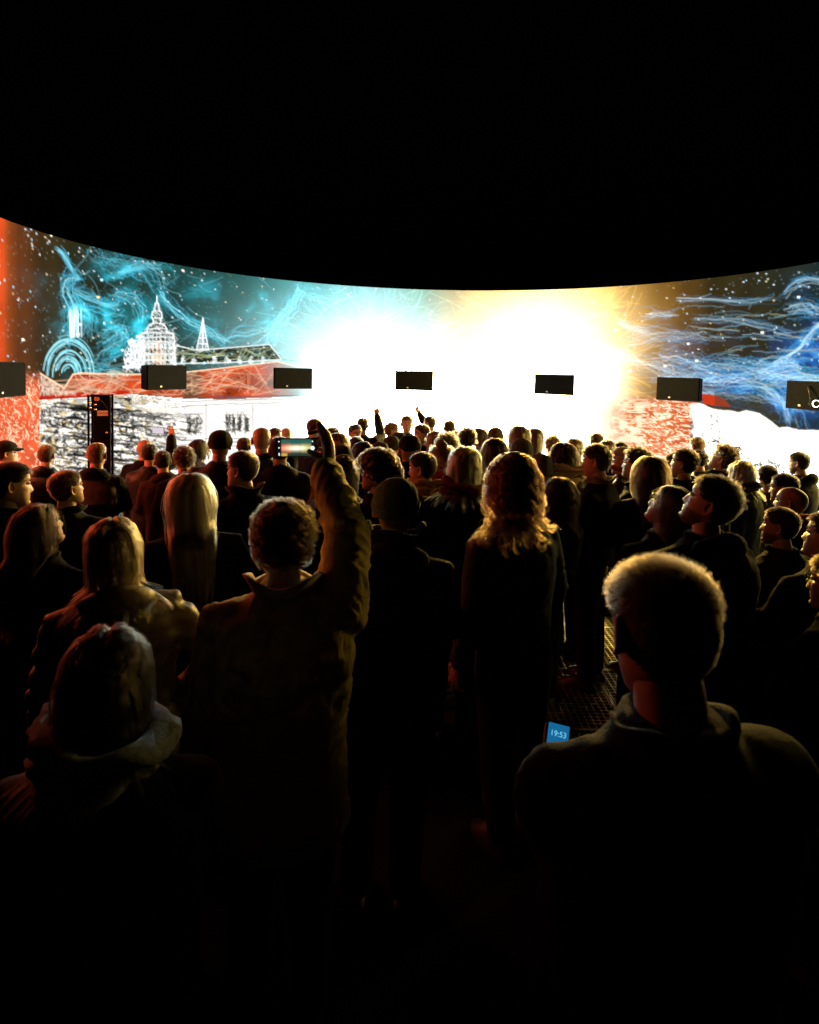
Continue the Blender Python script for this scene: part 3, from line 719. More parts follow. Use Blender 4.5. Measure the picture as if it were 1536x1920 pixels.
def arm_pts(arms, i):
    e, w = arms[i]; return SH * np.array([1 if i else -1, 1, 1]), np.asarray(e, float), np.asarray(w, float)
def resolve_arms(spec):
    """spec: (left, right), each a pose name or explicit ((elbow),(wrist)) in figure coordinates"""
    out = []; curls = []
    for i, s in enumerate(spec):
        sg = 1 if i else -1
        if isinstance(s, str):
            (e, w), c = ARMS[s]; out.append(((e[0]*sg, e[1], e[2]), (w[0]*sg, w[1], w[2]))); curls.append(c)
        else: out.append(s); curls.append(.75)
    return out, curls

def queue_jacket(key, arms, bulk, hem, puff, voxel, sleeve=1.0):
    m = MB(); b = bulk
    rows = [(hem,.205*b,.150*b,.0),(hem+.06,.210*b,.155*b,.0),(1.0,.195*b,.140*b,-.0),(1.10,.197*b,.142*b,-.005),(1.22,.212*b,.150*b,-.012),(1.31,.222*b,.150*b,-.018),
            (1.375,.214*b,.138*b,-.02),(1.42,.178*b,.118*b,-.02),(1.455,.128*b,.096*b,-.02),(1.485,.092,.085,-.017),(1.515,.078,.078,-.012)]
    tor(m, rows)
    for i in (0,1):
        s, e, w = arm_pts(arms, i); d = (w-e)/np.linalg.norm(w-e)
        m.tube([s*np.array([.72,1,1]) + np.array([0,0,.0]), s, s*.55+e*.45, e, e*.5+w*.5, w + d*.015], list(np.array([.070*b,.074*b,.068*b,.061*b,.056*b,.046*b])*(sleeve if i or w[2] > 1.5 or sleeve == 1.16 else 1.0)), 14)
    queue(key, m, voxel, 3)
def queue_body(key, arms, rm, voxel=.022):
    m = MB()
    tor(m, [(.86,.155,.105,0),(.95,.160,.11,0),(1.05,.14,.098,0),(1.2,.165,.11,-.01),(1.33,.17,.11,-.015),(1.41,.14,.09,-.015),(1.455,.09,.075,-.015),(1.49,.062,.062,-.014)], 20)
    tip = head_to_body(np.array([0,-.012,-.06]), rm)
    m.tube([(0,-.016,1.44),(0,-.014,1.50),tip], [.062,.058,.056], 14)
    for i in (0,1):
        s, e, w = arm_pts(arms, i); m.tube([s*np.array([.9,1,1])+np.array([0,.01,-.02]), s*.5+e*.5, e, e*.5+w*.5, w], [.034,.034,.033,.031,.026], 12)
        x = .085*(1 if i else -1)
        m.tube([(x,0,.90),(x*1.05,.01,.70),(x*1.05,.012,.50),(x*1.05,-.01,.30),(x*1.05,-.02,.09)], [.085,.074,.055,.05,.036], 12)
        m.tube([(x*1.05,-.05,.045),(x*1.1,.05,.04),(x*1.15,.15,.03)], [.035,.036,.026], 10)
    queue(key, m, voxel, 2)
def queue_trousers(key):
    m = MB()
    tor(m, [(.80,.178,.125,0),(.90,.182,.13,0),(.98,.172,.122,0)], 20)
    for x in (-.09,.09):
        m.tube([(x,0,.86),(x*1.05,.005,.66),(x*1.08,.008,.48),(x*1.08,-.008,.28),(x*1.08,-.018,.11)], [.102,.092,.078,.073,.066], 14)
    queue(key, m, .02, 3)

def result(key):
    return RES[key]
def run_jobs():
    dg = bpy.context.evaluated_depsgraph_get(); out = {}
    for k, o in JOBS.items():
        me = bpy.data.meshes.new_from_object(o.evaluated_get(dg)); n = len(me.vertices)
        v = np.zeros(n*3); me.vertices.foreach_get('co', v); nr = np.zeros(n*3); me.vertices.foreach_get('normal', nr)
        ls = np.zeros(len(me.polygons), int); me.polygons.foreach_get('loop_start', ls); lt = np.zeros(len(me.polygons), int); me.polygons.foreach_get('loop_total', lt)
        vi = np.zeros(len(me.loops), int); me.loops.foreach_get('vertex_index', vi)
        out[k] = (v.reshape(-1,3), nr.reshape(-1,3), vi, ls, lt); bpy.data.meshes.remove(me)
    for o in list(TMP.objects):
        d = o.data; bpy.data.objects.remove(o); bpy.data.meshes.remove(d)
    bpy.data.collections.remove(TMP)
    return out
def mesh_from(name, v, vi, ls, lt, smooth=True):
    me = bpy.data.meshes.new(name); me.vertices.add(len(v)); me.vertices.foreach_set('co', np.asarray(v, np.float32).ravel())
    me.loops.add(len(vi)); me.loops.foreach_set('vertex_index', np.asarray(vi, np.int32)); me.polygons.add(len(ls)); me.polygons.foreach_set('loop_start', np.asarray(ls, np.int32))
    me.update(calc_edges=True)
    if smooth: me.polygons.foreach_set('use_smooth', np.ones(len(ls), bool))
    return me

def folds(v, n, arms, style, seed):
    """cloth relief pushed along the normals"""
    d = np.zeros(len(v)); x, y, z = v.T
    w = fbm(x*5+seed, y*5, z*3, 3)
    r = 1 - np.abs(2*fbm(x*7+3*w+seed, y*7+seed, z*16+4*w, 3)-1)
    d += (.026 if style == 'cord' else .016)*(r-.72)
    for i in (0,1):                                   # rings of creases on the sleeves
        s, e, ww = arm_pts(arms, i)
        for a, b in ((s,e),(e,ww)):
            L = np.linalg.norm(b-a); t = np.clip(((v-a)@(b-a))/L**2, 0, 1); q = a + t[:,None]*(b-a); dist = np.linalg.norm(v-q, axis=1)
            m = np.exp(-(dist/.085)**4)*sstep(0,.15,t); ph = t*L/.055 + 7*fbm(x*5+seed, y*5, z*5, 2)
            d += m*(.0022 if style == 'cord' else .0050)*np.sin(ph*2*math.pi)*np.clip(fbm(x*4,y*4+seed,z*4,2)*2-.6,0,1)
    if style == 'puffer': d += .008*np.abs(np.sin(z*math.pi/.075 + .4*w)) - .006
    if style == 'cord':
        ang = np.arctan2(x, y); d += .0025*np.sin(ang*60) + .006*(r-.7)
    return v + n*d[:,None]

SKIN = {}
SK = {'pale': (.50,.31,.23), 'mid': (.40,.23,.15), 'tan': (.30,.165,.10)}
HCOL = {'black': (.010,.008,.007), 'dark': (.022,.014,.009), 'brown': (.055,.030,.015), 'auburn': (.10,.035,.013), 'fair': (.20,.12,.055), 'blond': (.62,.44,.18), 'grey': (.26,.25,.23)}
def skin_mat(sk, hc):
    k = (sk, hc)
    if k in SKIN: return SKIN[k]
    m = mat('skin', SK[sk], .5, noise=.12, nscale=40, bump=.06, bscale=160, spec=.4); nt = m.node_tree; b = nt.nodes['Principled BSDF']
    src = b.inputs['Base Color'].links[0].from_socket
    a = nt.nodes.new('ShaderNodeAttribute'); a.attribute_name = 'tint'
    mx = nt.nodes.new('ShaderNodeMix'); mx.data_type = 'RGBA'; mx.blend_type = 'MULTIPLY'; mx.inputs[0].default_value = 1
    nt.links.new(src, mx.inputs[6]); nt.links.new(a.outputs['Color'], mx.inputs[7])
    m2 = nt.nodes.new('ShaderNodeMix'); m2.data_type = 'RGBA'; nt.links.new(a.outputs['Alpha'], m2.inputs[0])
    nt.links.new(mx.outputs[2], m2.inputs[6]); m2.inputs[7].default_value = (*HCOL[hc], 1); nt.links.new(m2.outputs[2], b.inputs['Base Color'])
    SKIN[k] = m; return m
M['eye'] = mat('eye', (.75,.73,.7), .25)
def _eyefix():
    nt = M['eye'].node_tree; a = nt.nodes.new('ShaderNodeAttribute'); a.attribute_name = 'tint'
    nt.links.new(a.outputs['Color'], nt.nodes['Principled BSDF'].inputs['Base Color'])
_eyefix()
HAIRM = {}
def hair_mats(hc):
    if hc in HAIRM: return HAIRM[hc]
    m = bpy.data.materials.new('hair_strand'); m.use_nodes = True; nt = m.node_tree; nt.nodes.remove(nt.nodes['Principled BSDF'])
    h = nt.nodes.new('ShaderNodeBsdfHairPrincipled'); h.parametrization = 'COLOR'
    mr = nt.nodes.new('ShaderNodeMapRange'); mr.inputs[3].default_value = .25; mr.inputs[4].default_value = 1.7
    hi = nt.nodes.new('ShaderNodeAttribute'); hi.attribute_name = 'clump'; mr.inputs[1].default_value = .3; mr.inputs[2].default_value = 1.8; nt.links.new(hi.outputs['Fac'], mr.inputs[0]); mx = nt.nodes.new('ShaderNodeMix'); mx.data_type = 'RGBA'; mx.blend_type = 'MULTIPLY'; mx.inputs[0].default_value = 1
    c = np.array(HCOL[hc])*1.3 + .004
    mx.inputs[6].default_value = (*c, 1); nt.links.new(mr.outputs[0], mx.inputs[7]); nt.links.new(mx.outputs[2], h.inputs['Color'])
    h.inputs['Roughness'].default_value = .3; h.inputs['Radial Roughness'].default_value = .4
    nt.links.new(h.outputs[0], nt.nodes['Material Output'].inputs['Surface'])
    HAIRM[hc] = (m, mat('hair_base', tuple(np.array(HCOL[hc])*.8), .65, noise=.5, nscale=60, bump=.6, bscale=140, spec=.3)); return HAIRM[hc]

# ---- hair: a base layer on the scalp and strands growing from it
STY = {  # length, lift, gravity, curl amplitude, curl turns, base thickness, base lumps, forward comb
    'buzz':  (.006,.6,.05,0,0,.001,0,0), 'crop': (.020,.22,.04,.0006,1,.005,.3,.8), 'short': (.034,.24,.06,.001,1,.007,.3,.9), 'quiff': (.045,.9,.10,.003,1,.010,.35,.8),
    'curly': (.050,1.0,.10,.008,2.2,.016,.5,.1), 'bigcurl': (.17,.8,.30,.016,3.5,.030,.9,0), 'wavy': (.19,.3,.45,.007,2.2,.012,.3,0),
    'long': (.44,.14,.50,.004,1.5,.009,.15,0), 'longcurl': (.40,.35,.44,.017,5.0,.014,.35,0), 'bob': (.17,.16,.45,.003,1.0,.011,.2,0), 'bun': (.08,.2,.25,.003,1,.008,.2,-.9)}
def scalp_roots(n, r, hi=0.0):
    m = SCALP[FT].mean(1) > .55
    p = FAREA*m; k = r.choice(len(FT), n, p=p/p.sum()); u, v = r.random(n), r.random(n)
    q = FT[k]; a, b, c, d = HV[q[:,0]], HV[q[:,1]], HV[q[:,2]], HV[q[:,3]]; u_, v_ = u[:,None], v[:,None]
    P_ = a*(1-u_)*(1-v_) + b*u_*(1-v_) + c*u_*v_ + d*(1-u_)*v_
    N_ = HNRM[q].mean(1); return P_, N_/np.linalg.norm(N_, axis=1)[:,None]
def make_hair_cap(style, rm, thick=None, zoff=0.0, mask=None, lump=None, rib=0, ls=1.0):
    L, lift, gr, ca_, ct, th_, lu, fw = STY.get(style, (0,0,0,0,0,.012,.1,0)); th_ = thick if thick is not None else th_*min(1.0, .3+.7*ls); lu = lump if lump is not None else lu
    msk = SCALP if mask is None else mask
    off = msk*th_*(1.0 if thick is not None else (.85 if style in ('curly','bigcurl') else .5))*(1 + lu*2*(fbm(HV[:,0]*38, HV[:,1]*38, HV[:,2]*38, 2)-.5)) + .0012
    if rib: off = off + .0016*np.sin(np.arctan2(HV[:,0], HV[:,1])*rib)*msk
    V = head_to_body(HV + HNRM*off[:,None], rm)
    use = [q for q in HEADF[:-2] + HEADF[-1:] if max(msk[list(q)]) > .02]; ids = sorted({i for q in use for i in q}); mp = {i:k for k,i in enumerate(ids)}
    mb = MB(); mb.add(V[ids], [[mp[i] for i in q] for q in use]); return mb
def make_strands(style, rm, n, K, seed, rad, Lscale=1.0):
    r = np.random.default_rng(seed); L, lift, gr, ca_, ct, th_, lu, fw = STY[style]; L *= Lscale; th_ *= min(1.0, .3+.7*Lscale)
    P0, N0 = scalp_roots(n, r)
    base = HV.copy()
    th0 = th_*.55
    p = head_to_body(P0 + N0*th0, rm); nrm = N0 @ rm.T
    fwd = np.array([0,1.0,-.15]) @ rm.T; down = np.array([0,0,-1.0])
    side = np.sign(P0[:,0])[:,None]*(np.array([1.0,0,0]) @ rm.T)
    Lr = L*r.uniform(.72,1.08,n)*(1 + .18*(r.random(n) < .06))
    if style in ('short','quiff','crop'): Lr *= .22 + .9*sstep(.015,.085,P0[:,2])       # sides cut closer than the top
    ft_ = fwd[None] - nrm*(nrm@fwd)[:,None]
    d = nrm*lift + ft_*fw*.9 + r.normal(0,.13,(n,3))
    if style in ('long','bob','wavy','longcurl','bigcurl'):
        tg = down[None] - nrm*(nrm@down)[:,None]
        d = d*.75 + tg*.9 + side*.55*sstep(.07,.112,P0[:,2])[:,None] - fwd*.45*sstep(.0,.07,P0[:,1])[:,None]
    d /= np.linalg.norm(d, axis=1)[:,None]
    pts = [p.copy()]; ax = np.array([.083,.108,.124]); cth = HC - PIV
    for k in range(1, K):
        g_ = gr*(1.0 if k > 1 else .5)
        d = d*(1-g_) + down*g_ + r.normal(0,.07 if L > .045 else .03,(n,3)); d /= np.linalg.norm(d, axis=1)[:,None]
        p = p + d*(Lr/(K-1))[:,None]
        q = (p - PIV) @ rm - cth - np.array([0,-.004,0]); e = np.linalg.norm(q/(ax + th_*.8), axis=1); ins = (e < 1) & (L > .1)
        q[ins] /= e[ins][:,None]; p = q @ rm.T + 0; p = p + PIV + (cth + np.array([0,-.004,0])) @ rm.T
        tz = sstep(1.56,1.42,p[:,2]); a_, b_ = .05 + .19*tz, .05 + .125*tz; e = np.sqrt((p[:,0]/a_)**2 + ((p[:,1]+.015)/b_)**2); ins = (e < 1) & (p[:,2] < 1.52)
        if L > .2:                                               # long hair falls behind the shoulders
            p[ins,1] = np.minimum(p[ins,1], -.015 - b_[ins]*np.sqrt(np.maximum(1-(p[ins,0]/a_[ins])**2, .05)))
            lo = ((p[:,2] < 1.58) & (L > .3))[:,None]; sx_ = np.abs(p[:,0:1]); p[:,0:1] = np.where(lo & (sx_ > .085), p[:,0:1]*(.93 + .05*r.random((n,1))), p[:,0:1])
        else: p[ins,0] = p[ins,0]/e[ins]; p[ins,1] = (p[ins,1]+.015)/e[ins]-.015
        face = ((p - PIV) @ rm - cth); fin = (face[:,1] > .05) & (np.abs(face[:,0]) < .062) & (face[:,2] < .05)                  # keep the face clear
        face[fin,0] = np.sign(P0[fin,0]+1e-4)*.066; p[fin] = (face[fin] + cth) @ rm.T + PIV
        pts.append(p.copy())
    S = np.stack(pts, 1)
    G = max(20, n//(14 if L < .1 else 34)); gi = r.choice(n, G, replace=False)
    dd = ((P0[:,None,:] - P0[gi][None])**2).sum(-1); near = gi[dd.argmin(1)]
    cv = r.uniform(.3,1.7,G)[dd.argmin(1)]; cl_ = r.normal(0,1,G)[dd.argmin(1)]
    t = np.linspace(0,1,K)[None,:,None]; S = S + nrm[:,None,:]*(cl_*min(.005, th_*(.5 if L > .1 else .18)))[:,None,None]*np.minimum(t*4,1) + (S[near] - S)*((.62 if L < .1 else .86) if style not in ('buzz','crop') else .3)*t**(1.3 if L < .1 else .8)*(r.random((n,1,1)) > .10)
    if ca_:
        ph = r.uniform(0, 2*math.pi, G)[dd.argmin(1)][:,None] + r.normal(0,.5,(n,1)); w = ph + np.linspace(0,1,K)[None]*ct*2*math.pi
        amp = ca_*np.minimum(np.linspace(0,1,K)[None]*3, 1)
        S[...,0] += amp*np.cos(w); S[...,1] += amp*np.sin(w); S[...,2] += amp*.6*np.sin(w*1.3)
    cu = bpy.data.hair_curves.new('hair_strands'); cu.add_curves([K]*n)
    cu.attributes['position'].data.foreach_set('vector', S.astype(np.float32).ravel())
    av = cu.attributes.new('clump','FLOAT','CURVE'); av.data.foreach_set('value', (cv*r.uniform(.8,1.2,n)).astype(np.float32))
    rr = np.tile(rad*np.linspace(1.0,.35,K), n).astype(np.float32)
    ra_ = cu.attributes.get('radius') or cu.attributes.new('radius','FLOAT','POINT'); ra_.data.foreach_set('value', rr)
    return cu

# ---- neckwear and hats
def collar_mesh(rm, h=.07, flare=.03, r=.078, open_front=.0, seed=0):
    m = MB(); n = 30; th = np.linspace(-math.pi+open_front, math.pi-open_front, n) - math.pi/2
    rows = []
    for k, (t, off) in enumerate(((0,0),(.5,.004),(1,.010),(1.0,-.004),(.5,-.010),(0,-.014))):
        rad = r + flare*t + off; z = 1.478 + h*t + .012*np.sin(th*3+seed)*t
        rows.append(np.stack([rad*np.cos(th)*1.06, -.014+rad*np.sin(th), z*np.ones(n) - .03*t*(np.sin(th) > .5)], 1))
    v = np.concatenate(rows); f = []
    for i in range(5):
        for j in range(n-1): f.append((i*n+j, i*n+j+1, (i+1)*n+j+1, (i+1)*n+j))
    m.add(v, f); return m
def hood_mesh(seed=0, size=1.0):
    m = MB(); rr = []; n = 14
    for t in np.linspace(-1.25, 1.25, 15):
        c = np.array([.112*math.sin(t)*size, -.020-.098*math.cos(t)*size, 1.478 + .012*math.cos(t)*size - .02*abs(t)]); k = math.cos(t*.9)
        th = np.arange(n)/n*2*math.pi; rad = (.022+.026*k)*size*(1+.16*fbm(t*3+seed, th*1.2+seed, 0, 2))
        u = np.array([math.sin(t), -math.cos(t), 0]); zz_ = np.array([0,0,1.0])
        rr.append(c + (np.cos(th)*rad*1.0)[:,None]*u + (np.sin(th)*rad*1.15)[:,None]*zz_)
    m.rings(rr); return m
def scarf_mesh(seed=0, size=1.0):
    m = MB(); r = np.random.default_rng(seed)
    for k in range(3):
        n = 26; th = np.arange(n+1)/n*2*math.pi; rr = []
        for a in th:
            q = .086*size + .012*math.sin(2*a+k*2) + k*.012; c = np.array([q*math.cos(a), -.012+q*math.sin(a)*1.02, 1.485+.03*k*size + .016*math.sin(a*1+k*2.2) + .006*math.sin(5*a+seed)])
            u = np.array([math.cos(a), math.sin(a), 0]); t2 = np.arange(10)/10*2*math.pi; rad = .024*size*(1+.25*math.sin(3*a+k+seed))
            rr.append(c + (np.cos(t2)*rad)[:,None]*u + (np.sin(t2)*rad*.9)[:,None]*np.array([0,0,1.0]))
        m.rings(rr, cap=False)
    for k, v in enumerate(m.v):
        w = 1 - np.abs(2*fbm(v[:,0]*16+seed, v[:,1]*16, v[:,2]*30, 3)-1); q = v - np.array([0,-.012,1.5]); m.v[k] = v + q*(w-.75)[:,None]*.34
    return m
def hat_mask(kind):
    z0 = np.interp(HV[:,1], [-.1,0,.09], [-.012,.012,.045]) if kind == 'beanie' else np.interp(HV[:,1], [-.1,0,.09], [.018,.03,.05])
    return sstep(-.002, .006, HV[:,2]-z0)
def visor(mb, rm):
    n = 15; v = []; 
    for k, (ex, dz_) in enumerate(((0,0),(.06,-.012),(.065,-.018),(0,-.006))):
        for t in np.linspace(-1.15,1.15,n):
            v.append(((.080+ex*.25)*math.sin(t), .018+(.080+ex*1.0)*math.cos(t)*(1 if ex else 1), .052+dz_-.012*abs(t)))
    f = []
    for i in range(3):
        for j in range(n-1): f.append((i*n+j, i*n+j+1, (i+1)*n+j+1, (i+1)*n+j))
    mb.add(head_to_body(np.array(v), rm), f)
def glasses_mesh(rm):
    m = MB()
    for s in (-1,1):
        th = np.linspace(0, 2*math.pi, 17); p = np.stack([s*.033+.024*np.cos(th), np.full(17,.098), .012+.019*np.sin(th)], 1)
        m.tube(list(head_to_body(p, rm)), [.0022]*17, 6, round_caps=False)
        m.tube(list(head_to_body(np.array([(s*.058,.096,.016),(s*.074,.04,.014),(s*.078,-.004,.01)]), rm)), [.002]*3, 6)
    m.tube(list(head_to_body(np.array([(-.009,.099,.016),(.009,.099,.016)]), rm)), [.002]*2, 6); return m
